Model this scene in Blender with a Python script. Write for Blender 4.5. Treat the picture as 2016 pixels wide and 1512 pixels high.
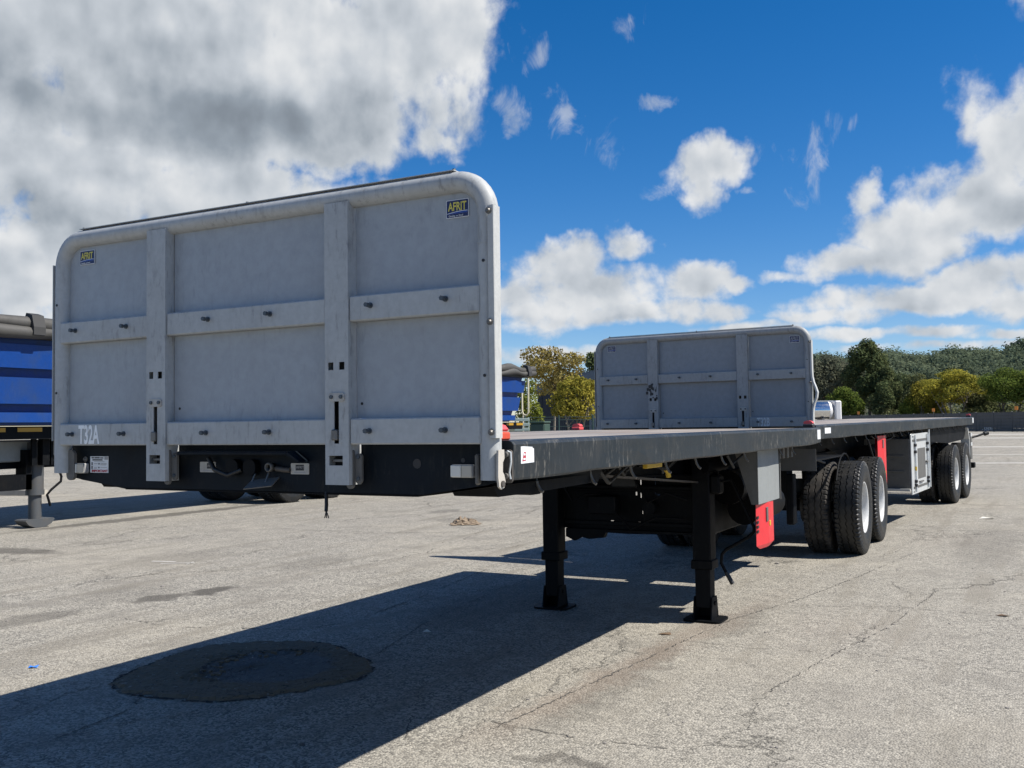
import bpy, math, random
import numpy as np
from mathutils import Vector, Matrix
for o in list(bpy.data.objects): bpy.data.objects.remove(o)
S = bpy.context.scene
COL = S.collection
rad = math.radians
# ------------------------------------------------------------------ camera
def basis(yaw, pitch, roll):
    f = Vector((-math.sin(yaw)*math.cos(pitch), math.cos(yaw)*math.cos(pitch), math.sin(pitch)))
    r = Vector((math.cos(yaw), math.sin(yaw), 0)); u = r.cross(f)
    c, s = math.cos(roll), math.sin(roll)
    return f, r*c+u*s, -r*s+u*c
CF, CR, CU = basis(.4922, .0423, -.0135)
CAMP = Vector((2.9654, -3.0981, 1.5357))
cd = bpy.data.cameras.new('camera'); cam = bpy.data.objects.new('camera', cd); COL.objects.link(cam)
cd.sensor_width = 36; cd.lens = 1918.88/2016*36; cd.clip_start = .05; cd.clip_end = 6000
cam.matrix_world = Matrix(((CR.x, CU.x, -CF.x, CAMP.x), (CR.y, CU.y, -CF.y, CAMP.y), (CR.z, CU.z, -CF.z, CAMP.z), (0, 0, 0, 1)))
S.camera = cam
S.view_settings.view_transform = 'Standard'; S.view_settings.look = 'None'
S.view_settings.gamma = 1; S.view_settings.use_curve_mapping = False
S.view_settings.exposure = .60
S.cycles.use_denoising = True
S.cycles.max_bounces = 6; S.cycles.diffuse_bounces = 3; S.cycles.glossy_bounces = 3; S.cycles.transparent_max_bounces = 6
# ------------------------------------------------------------------ sun
SUNV = Vector((.813, .215, 1)).normalized()
SUN_EL = math.asin(SUNV.z); SUN_AZ = math.atan2(SUNV.x, SUNV.y)
sl = bpy.data.lights.new('sun', 'SUN'); sl.energy = 5.0; sl.angle = rad(.53); sl.color = (1, .945, .86)
so = bpy.data.objects.new('sun', sl); COL.objects.link(so); so.location = (60, 20, 80)
so.rotation_euler = SUNV.to_track_quat('Z', 'Y').to_euler()
# ------------------------------------------------------------------ node helper
class NT:
    def __init__(s, tree): s.t = tree; tree.nodes.clear()
    def n(s, typ, **kw):
        nd = s.t.nodes.new(typ)
        for k, v in kw.items(): setattr(nd, k, v)
        return nd
    def put(s, sock, v):
        if v is None: return
        if hasattr(v, 'is_output') or isinstance(v, bpy.types.NodeSocket): s.t.links.new(v, sock)
        else: sock.default_value = v
    def m(s, op, a, b=None, c=None, clamp=False):
        nd = s.n('ShaderNodeMath', operation=op, use_clamp=clamp)
        for i, v in enumerate((a, b, c)): s.put(nd.inputs[i], v)
        return nd.outputs[0]
    def vm(s, op, a, b=None, sc=None):
        nd = s.n('ShaderNodeVectorMath', operation=op)
        s.put(nd.inputs[0], a); s.put(nd.inputs[1], b)
        if sc is not None: s.put(nd.inputs['Scale'], sc)
        return nd.outputs['Value'] if op in ('LENGTH', 'DOT_PRODUCT', 'DISTANCE') else nd.outputs[0]
    def xyz(s, x, y, z):
        nd = s.n('ShaderNodeCombineXYZ')
        for i, v in enumerate((x, y, z)): s.put(nd.inputs[i], v)
        return nd.outputs[0]
    def sep(s, v):
        nd = s.n('ShaderNodeSeparateXYZ'); s.put(nd.inputs[0], v); return nd.outputs
    def noise(s, v, scale, detail=4, rough=.55, dist=0, lac=2.0, col=False):
        nd = s.n('ShaderNodeTexNoise'); s.put(nd.inputs['Vector'], v); s.put(nd.inputs['Scale'], scale)
        s.put(nd.inputs['Detail'], detail); s.put(nd.inputs['Roughness'], rough); s.put(nd.inputs['Distortion'], dist); s.put(nd.inputs['Lacunarity'], lac)
        return nd.outputs['Color'] if col else nd.outputs[0]
    def vor(s, v, scale, feature='F1', out='Distance', rnd=1):
        nd = s.n('ShaderNodeTexVoronoi', feature=feature); s.put(nd.inputs['Vector'], v); s.put(nd.inputs['Scale'], scale); s.put(nd.inputs['Randomness'], rnd)
        return nd.outputs[out]
    def ss(s, x, a, b, lo=0., hi=1.):
        nd = s.n('ShaderNodeMapRange', interpolation_type='SMOOTHSTEP')
        for i, v in enumerate((x, a, b, lo, hi)): s.put(nd.inputs[i], v)
        return nd.outputs[0]
    def lin(s, x, a, b, lo=0., hi=1.):
        nd = s.n('ShaderNodeMapRange')
        for i, v in enumerate((x, a, b, lo, hi)): s.put(nd.inputs[i], v)
        return nd.outputs[0]
    def mix(s, f, a, b, blend='MIX'):
        nd = s.n('ShaderNodeMix', data_type='RGBA', blend_type=blend); s.put(nd.inputs[0], f)
        for i, v in ((6, a), (7, b)):
            if isinstance(v, tuple) and len(v) == 3: v = (*v, 1)
            s.put(nd.inputs[i], v)
        return nd.outputs[2]
    def map(s, v, scale=(1, 1, 1), loc=(0, 0, 0), rot=(0, 0, 0)):
        nd = s.n('ShaderNodeMapping'); s.put(nd.inputs[0], v); nd.inputs[1].default_value = loc; nd.inputs[2].default_value = rot; nd.inputs[3].default_value = scale
        return nd.outputs[0]
# ------------------------------------------------------------------ world: Nishita sky + procedural cumulus
W = bpy.data.worlds.new('World'); S.world = W; W.use_nodes = True
w = NT(W.node_tree)
sky = w.n('ShaderNodeTexSky', sky_type='NISHITA'); sky.sun_disc = False
sky.sun_elevation = SUN_EL; sky.sun_rotation = SUN_AZ; sky.altitude = 1300; sky.air_density = 1.0; sky.dust_density = .3; sky.ozone_density = 4.0
tc = w.n('ShaderNodeTexCoord').outputs['Generated']
d = w.vm('NORMALIZE', tc); dx, dy, dz = w.sep(d)
az = w.m('MULTIPLY', w.m('ARCTAN2', dx, dy), 57.29578)
el = w.m('MULTIPLY', w.m('ARCSINE', dz), 57.29578)
elp = w.m('MAXIMUM', el, .4)
# cloud banks flatten towards the horizon: noise in (azimuth, elevation) space with finer vertical pitch low down
vs = w.m('POWER', elp, .72)
P = w.xyz(w.m('MULTIPLY', az, .12), w.m('MULTIPLY', vs, .30), 0.0)
wob = w.noise(P, 1.7, 5, .55, col=True)
wv = w.vm('SUBTRACT', wob, (.5, .5, .5))
wx, wy, wz = w.sep(wv)
fin = w.ss(el, 2., 14., .30, 1.)
azd = w.m('ADD', az, w.m('MULTIPLY', wx, w.m('MULTIPLY', fin, 6.0)))
eld = w.m('ADD', el, w.m('MULTIPLY', wy, w.m('MULTIPLY', fin, 4.6)))
BL = [(-49.8,21.2,14.65,4.6,1.7),(-37.2,22.2,8.28,4.44,1.35),(-46.4,17.6,13.90,3.6,1.7),(-40,18.5,7,3.,1.4),(-33.6,20.2,3.3,4.3,1.05),(-51.1,13.3,12.26,2.6,1.35),(-42.5,13.2,7.0,1.73,0.85),(-55.0,8.5,6.5,3.4,1.2),(-32.9,16.7,1.70,1.12,0.80),(-38.7,15.9,4.67,1.11,0.75),
(-16.5,14.6,2.0,1.7,.95),(-16.8,12.9,1.0,1.3,.75),(-14.6,14.9,1.0,.6,.45),(-18.7,13.7,.9,.5,.45),(-28.1,18.3,.85,.94,.40),(-25.3,17.8,.9,1.1,.46),(-22.7,16.7,1.4,1.2,.32),(-21.1,22.4,.8,.6,.30),(-19.9,18.5,.65,.35,.42),(-10.9,14.6,1.0,1.3,.52),(-14.5,12.6,.8,.25,.45),(-9.5,16.1,.6,1.0,.42),(-26.7,21.0,.8,.7,.28),(-8.1,16.9,.8,.47,.33),(-11.9,13.1,.55,.55,.4),
(-.2,13.7,3.06,3.04,1.1),(-2.2,11.7,3.65,2.74,1.1),(-5.3,10.1,4.1,1.95,1.05),(-9.2,9.0,2.9,1.05,1.0),(-12.2,8.5,1.39,.4,.7),(-7.7,12.7,1.0,1.0,.66),
(-25.3,9.6,3.2,1.6,1.0),(-23.0,8.0,5.6,1.55,1.0),(-21.2,10.6,1.4,1.05,.8),(-18.0,8.2,2.3,1.2,.9),(-15.0,8.2,.97,.42,.62),(-20.6,6.5,7.0,.8,.95),(-26.6,7.0,3.89,1.6,1.0),(-5.6,6.7,6.6,.92,1.0),(-1.9,7.4,3.37,.95,1.0),(-9.8,5.9,3.6,.6,.75),(-.7,5.9,2.12,.9,1.0),(-25.4,4.2,4.48,.6,.85),(-6.7,4.7,5.0,.36,.72),(-13.7,5.4,5.0,.36,.6),(-.8,4.5,2.83,.3,.66),(-3.2,3.9,4.9,.26,.55),
(6.5,16.,8.,5.,1.1),(10.,8.,9.,2.4,1.0),(-68.,16.,15.,9.,1.1)]
f = None; fw_ = None
for (a, e, ra, re, wt) in BL:
    ua = w.m('MULTIPLY', w.m('SUBTRACT', azd, a), 1/ra); ue = w.m('MULTIPLY', w.m('SUBTRACT', eld, e), 1/re)
    r2 = w.m('ADD', w.m('MULTIPLY', ua, ua), w.m('MULTIPLY', ue, ue))
    v = w.m('MULTIPLY_ADD', r2, -.8*max(wt, .6), wt+.06)
    if ra < 2.2 and wt < .6 and e > 12: fw_ = v if fw_ is None else w.m('MAXIMUM', fw_, v)
    else: f = v if f is None else w.m('SMOOTH_MAX', f, v, .12)
f = w.m('MAXIMUM', f, -1.2)
# partly cloudy sky everywhere else
Pg = w.vm('SCALE', d, sc=w.m('DIVIDE', 1., w.m('ADD', w.m('MAXIMUM', dz, 0.), .14)))
gen = w.m('MULTIPLY', w.m('SUBTRACT', w.noise(Pg, 1.15, 5, .55), .56), 5.)
win = w.m('MULTIPLY', w.m('MULTIPLY', w.ss(az, -78., -60.), w.ss(az, 16., 4., 0., 1.)), w.ss(el, 34., 25.))
outside = w.m('SUBTRACT', 1., win)
f = w.m('MAXIMUM', f, w.m('ADD', gen, w.m('MULTIPLY', win, -9.)))
n1 = w.noise(P, 2.3, 9, .56, .1)
Pl = w.vm('ADD', P, (.035, .055, 0))
n2 = w.noise(Pl, 2.3, 9, .56, .1)
P3 = w.vm('ADD', P, (.10, .17, 0))
n3 = w.noise(P3, 1.7, 3, .5)
n0 = w.noise(P, 1.7, 3, .5)
fld = w.m('ADD', f, w.m('MULTIPLY', w.m('SUBTRACT', n1, .49), 4.0))
dens = w.m('MULTIPLY', w.ss(fld, -.12, .85), w.ss(el, .2, 2.6))
wn = w.noise(w.map(P, (1.6, 1.1, 1), rot=(0, 0, .6)), 3.0, 8, .62, .6)
wd = w.m('MULTIPLY', w.ss(w.m('ADD', w.m('ADD', fw_, .10), w.m('MULTIPLY', w.m('SUBTRACT', wn, .5), 5.5)), -.05, 1.5), .50)
dens = w.m('MAXIMUM', dens, wd)
nA = w.noise(P, 2.6, 4, .42); nB = w.noise(w.vm('ADD', P, (.05, .085, 0)), 2.6, 4, .42)
lit = w.m('ADD', w.m('ADD', w.m('MULTIPLY', w.m('SUBTRACT', n1, n2), w.m('ADD', .16, w.m('MULTIPLY', w.ss(fld, 1.5, .4), .60))), w.m('MULTIPLY', w.m('SUBTRACT', nA, nB), .70)), w.m('MULTIPLY', w.m('SUBTRACT', n0, n3), .55))
DK = [(-48.5,17.0,12.,2.4,1.15),(-39.5,17.4,7,1.3,.6),(-53.4,11.6,5.5,.85,.8),(-1.2,10.3,2.6,1.2,.75),(-24.5,8.6,3.6,.7,.5),(-5.6,8.8,3.6,.5,.5),(-3.1,6.0,5.,.35,.4),(-22.,6.1,6.,.3,.4),(-47.,20.6,6.,.8,.25),(-55,18.5,4,1.5,.6),(-35.4,23.6,2.2,1.,.3)]
dk = None
for (a, e, ra, re, wt) in DK:
    ua = w.m('MULTIPLY', w.m('SUBTRACT', azd, a), 1/ra); ue = w.m('MULTIPLY', w.m('SUBTRACT', eld, e), 1/re)
    r2 = w.m('ADD', w.m('MULTIPLY', ua, ua), w.m('MULTIPLY', ue, ue))
    v = w.m('MULTIPLY', w.m('EXPONENT', w.m('MULTIPLY', r2, -1.)), wt)
    dk = v if dk is None else w.m('ADD', dk, v)
body = w.m('MULTIPLY', w.ss(fld, .55, 1.9), .12)
dkg = w.m('MULTIPLY', w.m('MULTIPLY', w.ss(gen, .5, 1.6), outside), .55)
lum = w.m('ADD', .90, w.m('SUBTRACT', lit, w.m('ADD', body, w.m('ADD', w.m('MULTIPLY', dk, .24), dkg))))
lum = w.m('MINIMUM', w.m('MAXIMUM', lum, .34), 1.0)
cc = w.n('ShaderNodeValToRGB'); w.put(cc.inputs[0], lum)
cr = cc.color_ramp; cr.elements[0].position = .2; cr.elements[0].color = (.20, .235, .28, 1); cr.elements[1].position = 1; cr.elements[1].color = (.93, .95, .97, 1)
e_ = cr.elements.new(.5); e_.color = (.36, .415, .48, 1); e_ = cr.elements.new(.78); e_.color = (.66, .71, .77, 1)
bg1 = w.n('ShaderNodeBackground'); bg1.inputs[1].default_value = .078
skc = w.n('ShaderNodeHueSaturation'); w.put(skc.inputs['Color'], sky.outputs[0]); skc.inputs['Saturation'].default_value = 1.36; skc.inputs['Value'].default_value = 1.0
skt = w.mix(1., skc.outputs[0], (1.06, .975, 1.04), 'MULTIPLY'); w.put(bg1.inputs[0], skt)
bg2 = w.n('ShaderNodeBackground'); w.put(bg2.inputs[0], cc.outputs[0]); bg2.inputs[1].default_value = .56
mx = w.n('ShaderNodeMixShader'); w.put(mx.inputs[0], dens); w.put(mx.inputs[1], bg1.outputs[0]); w.put(mx.inputs[2], bg2.outputs[0])
wo = w.n('ShaderNodeOutputWorld'); w.put(wo.inputs[0], mx.outputs[0])
W.cycles.sampling_method = 'MANUAL'; W.cycles.sample_map_resolution = 512
# ------------------------------------------------------------------ materials
def mat(name, col=(.5, .5, .5), rough=.6, metal=0., build=None, spec=None, coat=0):
    m = bpy.data.materials.new(name); m.use_nodes = True
    t = NT(m.node_tree); b = t.n('ShaderNodeBsdfPrincipled'); o = t.n('ShaderNodeOutputMaterial')
    t.t.links.new(b.outputs[0], o.inputs[0])
    b.inputs['Base Color'].default_value = (*col, 1); b.inputs['Roughness'].default_value = rough; b.inputs['Metallic'].default_value = metal
    if spec is not None: b.inputs['Specular IOR Level'].default_value = spec
    if coat: b.inputs['Coat Weight'].default_value = coat; b.inputs['Coat Roughness'].default_value = .15
    if build: build(t, b, o)
    return m
def bump(t, b, h, strength=.3, dist=.01):
    n = t.n('ShaderNodeBump'); n.inputs['Strength'].default_value = strength; n.inputs['Distance'].default_value = dist
    t.put(n.inputs['Height'], h); t.put(b.inputs['Normal'], n.outputs[0]); return n
def worn(c, dirt=(.12, .11, .10), amount=.35, scale=3., rough=(.45, .75), scuff=0., scuffc=(.5, .5, .48), bmp=.15, stretch=(1, 1, .35)):
    """painted metal with grime clouds, vertical run marks and fine scuffs"""
    def f(t, b, o):
        v = t.n('ShaderNodeTexCoord').outputs['Object']
        n1 = t.noise(v, scale, 6, .6); n2 = t.noise(t.map(v, stretch), scale*4, 5, .6); n3 = t.noise(v, scale*16, 4, .6)
        k = t.m('ADD', t.m('MULTIPLY', t.ss(n1, .42, .75), .7), t.m('MULTIPLY', t.ss(n2, .50, .75), .6))
        k = t.m('MULTIPLY', k, amount, clamp=True)
        cb = t.mix(t.ss(n3, .3, .7), tuple(x*.93 for x in c), tuple(min(1, x*1.05) for x in c))
        col = t.mix(k, cb, dirt)
        if scuff:
            s1 = t.noise(t.map(v, (5, 5, 1.3)), 8, 6, .72); s2 = t.noise(v, 2.2, 4, .6)
            sk = t.m('MULTIPLY', t.m('MULTIPLY', t.ss(s1, .51, .66), t.ss(s2, .36, .60)), scuff, clamp=True)
            col = t.mix(sk, col, scuffc)
        t.put(b.inputs['Base Color'], col)
        t.put(b.inputs['Roughness'], t.lin(n1, .3, .7, rough[0], rough[1]))
        bump(t, b, t.m('ADD', n1, t.m('MULTIPLY', n3, .3)), bmp, .006)
    return f
M = {}
M['grey'] = mat('grey_paint', build=worn((.395, .412, .415), (.21, .21, .205), .36, 2.2, (.42, .62), .5, (.14, .14, .14), .10))
M['grey_shaded'] = mat('grey_paint_shaded', build=worn((.30, .315, .32), (.15, .145, .14), .42, 2.2, (.42, .62), .6, (.14, .14, .14), .10))  # headboard grey darkened for the shade on the rear trailer
M['panel_shaded'] = mat('grey_panel_paint_shaded', build=worn((.225, .252, .280), (.16, .17, .175), .40, 1.3, (.38, .55), .3, (.16, .17, .18), .35))  # panel paint, likewise darkened for the rear headboard's shade
M['grey2'] = mat('grey_panel_paint', build=worn((.315, .343, .372), (.235, .245, .255), .32, 1.3, (.38, .55), .25, (.16, .17, .18), .35))
M['grey_dark'] = mat('grey_mudguard', build=worn((.115, .115, .11), (.06, .055, .05), .5, 3, (.5, .7)), spec=.2)
M['alu'] = mat('pale_strip', build=worn((.44, .45, .44), (.20, .19, .18), .35, 5, (.35, .55), .4, (.3, .3, .3)))
M['navy'] = mat('navy_black_paint', build=worn((.0030, .0070, .0125), (.014, .012, .010), .5, 2.4, (.45, .65), .25, (.05, .05, .045)), spec=.15)
M['black'] = mat('black_paint', build=worn((.0028, .0036, .0050), (.010, .009, .008), .5, 3, (.5, .7), .2, (.035, .035, .03)), spec=.12)
M['rail'] = mat('charcoal_rail_paint', build=worn((.010, .016, .0215), (.038, .038, .036), .6, 2.5, (.36, .55), 1.0, (.125, .12, .108), .2, (1, 1, .3)), spec=.35)
def deckb(t, b, o):
    v = t.n('ShaderNodeTexCoord').outputs['Object']
    a = t.noise(t.map(v, (1.6, .28, 1)), 2.2, 6, .62); c = t.noise(t.map(v, (9, .5, 1)), 3, 5, .6); e = t.noise(v, 60, 3, .6)
    col = t.mix(t.ss(a, .35, .65), (.20, .178, .155), (.38, .335, .285)); col = t.mix(t.ss(c, .55, .75), col, (.46, .44, .41)); col = t.mix(t.m('MULTIPLY', t.ss(t.noise(v, 1.3, 3), .5, .68), .55), col, (.30, .19, .12))
    t.put(b.inputs['Base Color'], t.mix(t.m('MULTIPLY', e, .3), col, (.10, .10, .10))); b.inputs['Roughness'].default_value = .55
    bump(t, b, t.m('ADD', c, e), .25, .004)
M['deck'] = mat('worn_deck', build=deckb)
M['steel'] = mat('dull_steel', (.20, .20, .19), .5, .6, build=worn((.19, .185, .175), (.09, .075, .06), .5, 12, (.4, .6)))
M['bolt'] = mat('zinc_bolt', (.075, .09, .105), .45, .4)
M['latch'] = mat('latch_steel', build=worn((.125, .12, .11), (.06, .055, .048), .5, 14, (.5, .7)))
M['leg_grey'] = mat('leg_grey_paint', build=worn((.060, .066, .072), (.10, .08, .06), .5, 6, (.5, .7)))
M['beige'] = mat('beige_steel', build=worn((.46, .43, .38), (.20, .16, .12), .5, 14, (.5, .7)))
M['brown'] = mat('brown_steel', build=worn((.075, .066, .058), (.04, .034, .028), .5, 14, (.5, .7)))
def rub(t, b, o):
    v = t.n('ShaderNodeTexCoord').outputs['Object']
    n = t.noise(v, 9, 5, .6); k = t.noise(v, 60, 3, .6)
    t.put(b.inputs['Base Color'], t.mix(t.ss(n, .4, .7), (.006, .007, .008), (.018, .0175, .0165))); t.put(b.inputs['Roughness'], t.lin(k, .3, .7, .38, .62)); bump(t, b, k, .12, .003)
M['rubber'] = mat('tyre_rubber', build=rub)
M['rubber_sunlit'] = mat('sun_patch_tyre_rubber', build=lambda t, b, o: (t.put(b.inputs['Base Color'], t.mix(t.ss(t.noise(t.n('ShaderNodeTexCoord').outputs['Object'], 7, 5, .6), .38, .62), (.009, .0088, .0085), (.045, .039, .033))), t.put(b.inputs['Roughness'], .8)))  # tan blotches paint a sunlit patch into the inner tyres
M['rim'] = mat('silver_rim', build=worn((.56, .57, .57), (.30, .27, .23), .45, 8, (.3, .5)))
M['white'] = mat('white_lens', (.62, .62, .58), .25, coat=.5)
M['clear'] = mat('clear_lens', (.40, .38, .33), .15, coat=.6)
M['red'] = mat('red_paint', build=worn((.62, .020, .030), (.32, .02, .02), .25, 6, (.3, .45), .2, (.3, .12, .1)))
M['orange'] = mat('orange_red_paint', build=worn((.56, .07, .035), (.35, .11, .03), .5, 14, (.4, .6)))
M['pink'] = mat('faded_red_paint', (.62, .08, .085), .45)
M['yellow'] = mat('yellow_paint', (.50, .33, .02), .5)
M['stick_navy'] = mat('sticker_navy', (.012, .018, .085), .35)
M['stick_blue'] = mat('sticker_blue', (.02, .06, .28), .35)
M['stick_yel'] = mat('sticker_yellow', (.62, .55, .10), .4)
M['stick_white'] = mat('sticker_white', (.68, .70, .72), .4)
M['stick_black'] = mat('sticker_black', (.015, .015, .018), .5)
M['stick_red'] = mat('sticker_red', (.38, .04, .06), .5)
M['stick_grey'] = mat('sticker_grey', (.30, .30, .30), .5)
M['print'] = mat('stencil_white', build=worn((.88, .90, .90), (.6, .62, .62), .5, 20, (.5, .6)))
M['print_faint'] = mat('stencil_faded', build=worn((.60, .63, .65), (.34, .36, .38), .6, 20, (.5, .6)))
M['plate'] = mat('id_plate', build=worn((.42, .41, .38), (.20, .17, .14), .45, 20, (.4, .6)))
M['blue'] = mat('blue_tipper_paint', build=worn((.002, .036, .185), (.02, .04, .085), .6, 2, (.35, .5), .15, (.05, .08, .16)), spec=.3)
M['tarp'] = mat('grey_tarpaulin', build=worn((.060, .058, .054), (.025, .025, .023), .6, 2, (.6, .8), bmp=.4))
M['tarp_dark'] = mat('dark_tarpaulin', (.03, .03, .03), .7)
M['reflect'] = mat('amber_tape', (.38, .21, .012), .4)
M['offwhite'] = mat('offwhite_tank', build=worn((.215, .23, .23), (.14, .14, .135), .3, 2))
M['silver'] = mat('polished_aluminium', build=worn((.72, .73, .74), (.55, .54, .52), .3, 3, (.12, .22)), metal=1.)
M['galv'] = mat('bright_galvanised', build=worn((.62, .64, .64), (.35, .36, .36), .35, 6, (.3, .45)), metal=.35)
M['tankwhite'] = mat('white_tank_paint', build=worn((.74, .73, .73), (.5, .44, .42), .35, 3))
def conc(t, b, o):
    v = t.n('ShaderNodeTexCoord').outputs['Object']
    n = t.noise(v, .7, 5, .6); k = t.noise(v, 6, 5, .6); s = t.noise(t.map(v, (1, 1, .2)), 2.5, 4, .6)
    c = t.mix(n, (.075, .078, .078), (.125, .12, .112)); c = t.mix(t.m('MULTIPLY', t.ss(s, .5, .7), .6), c, (.05, .05, .05)); t.put(b.inputs['Base Color'], t.mix(t.m('MULTIPLY', k, .4), c, (.17, .16, .15)))
    b.inputs['Roughness'].default_value = .9; bump(t, b, k, .4, .02)
M['conc'] = mat('weathered_precast', build=conc)
M['conc_cap'] = mat('pale_concrete', build=worn((.34, .32, .28), (.2, .19, .17), .5, 2, (.8, .9)))
M['bld_dark'] = mat('dark_cladding', build=worn((.010, .016, .026), (.008, .011, .016), .4, .4, (.5, .7)))
M['bld_fascia'] = mat('grey_blue_sheeting', build=worn((.10, .13, .165), (.07, .09, .11), .4, .5, (.4, .6)))
M['bld_pale'] = mat('pale_sheeting', build=worn((.33, .37, .41), (.25, .27, .3), .4, .5, (.4, .6)))
M['green_wire'] = mat('green_wire', (.02, .05, .045), .5)
M['cream'] = mat('cream_post', build=worn((.62, .57, .42), (.4, .36, .28), .4, 4))
M['green_slat'] = mat('pale_green_slats', build=worn((.34, .42, .38), (.2, .24, .22), .4, 4))
M['dkgreen'] = mat('dark_green_bin', (.03, .06, .045), .6)
M['amber'] = mat('orange_marker', (.75, .24, .02), .5)
M['cloth'] = mat('brown_rag', build=worn((.24, .185, .13), (.10, .075, .055), .6, 14, (.8, .95), bmp=.5))
M['bluebit'] = mat('blue_plastic', (.03, .16, .58), .35)
M['stone'] = mat('stone', build=worn((.24, .22, .2), (.1, .1, .09), .5, 30, (.8, .9)))
M['leafbit'] = mat('dry_leaf', (.13, .085, .05), .8)
M['paper'] = mat('paper_scrap', (.6, .58, .52), .8)
def leafm(name, ca, cb, cc):
    def f(t, b, o):
        at = t.n('ShaderNodeAttribute'); at.attribute_name = 'tint'
        g = at.outputs['Fac']
        c = t.mix(t.ss(g, 0., .5), ca, cb); c = t.mix(t.ss(g, .5, 1.), c, cc)
        d1 = t.n('ShaderNodeBsdfDiffuse'); t.put(d1.inputs[0], c)
        tr = t.n('ShaderNodeBsdfTranslucent'); t.put(tr.inputs[0], c)
        m1 = t.n('ShaderNodeMixShader'); m1.inputs[0].default_value = .34; t.put(m1.inputs[1], d1.outputs[0]); t.put(m1.inputs[2], tr.outputs[0])
        t.put(o.inputs[0], m1.outputs[0])
    return mat(name, build=f)
M['lf_dark'] = leafm('dark_leaves', (.056, .078, .036), (.092, .115, .052), (.15, .165, .075))
M['lf_olive'] = leafm('olive_leaves', (.075, .090, .042), (.12, .135, .060), (.17, .175, .080))
M['lf_grey'] = leafm('greyish_leaves', (.085, .095, .068), (.13, .14, .098), (.18, .185, .13))
M['lf_green'] = leafm('green_leaves', (.065, .098, .024), (.12, .16, .036), (.185, .22, .05))
M['lf_lime'] = leafm('light_green_leaves', (.105, .13, .026), (.19, .215, .04), (.28, .29, .055))
M['lf_yellow'] = leafm('yellow_leaves', (.145, .15, .034), (.27, .25, .045), (.42, .365, .058))
M['lf_autumn'] = leafm('autumn_leaves', (.14, .11, .040), (.25, .20, .065), (.36, .31, .11))
M['lf_ygreen'] = leafm('yellow_green_leaves', (.11, .11, .024), (.23, .205, .036), (.38, .32, .06))
M['lf_far'] = leafm('hazed_wood_leaves', (.070, .096, .066), (.108, .138, .090), (.155, .182, .112))  # leaf colour lightened to stand in for distance haze
M['bark'] = mat('bark', build=worn((.11, .09, .07), (.05, .045, .04), .5, 5, (.9, .95)))
M['bark_pale'] = mat('pale_bark', build=worn((.22, .19, .15), (.1, .09, .075), .5, 5, (.9, .95)))
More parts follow.
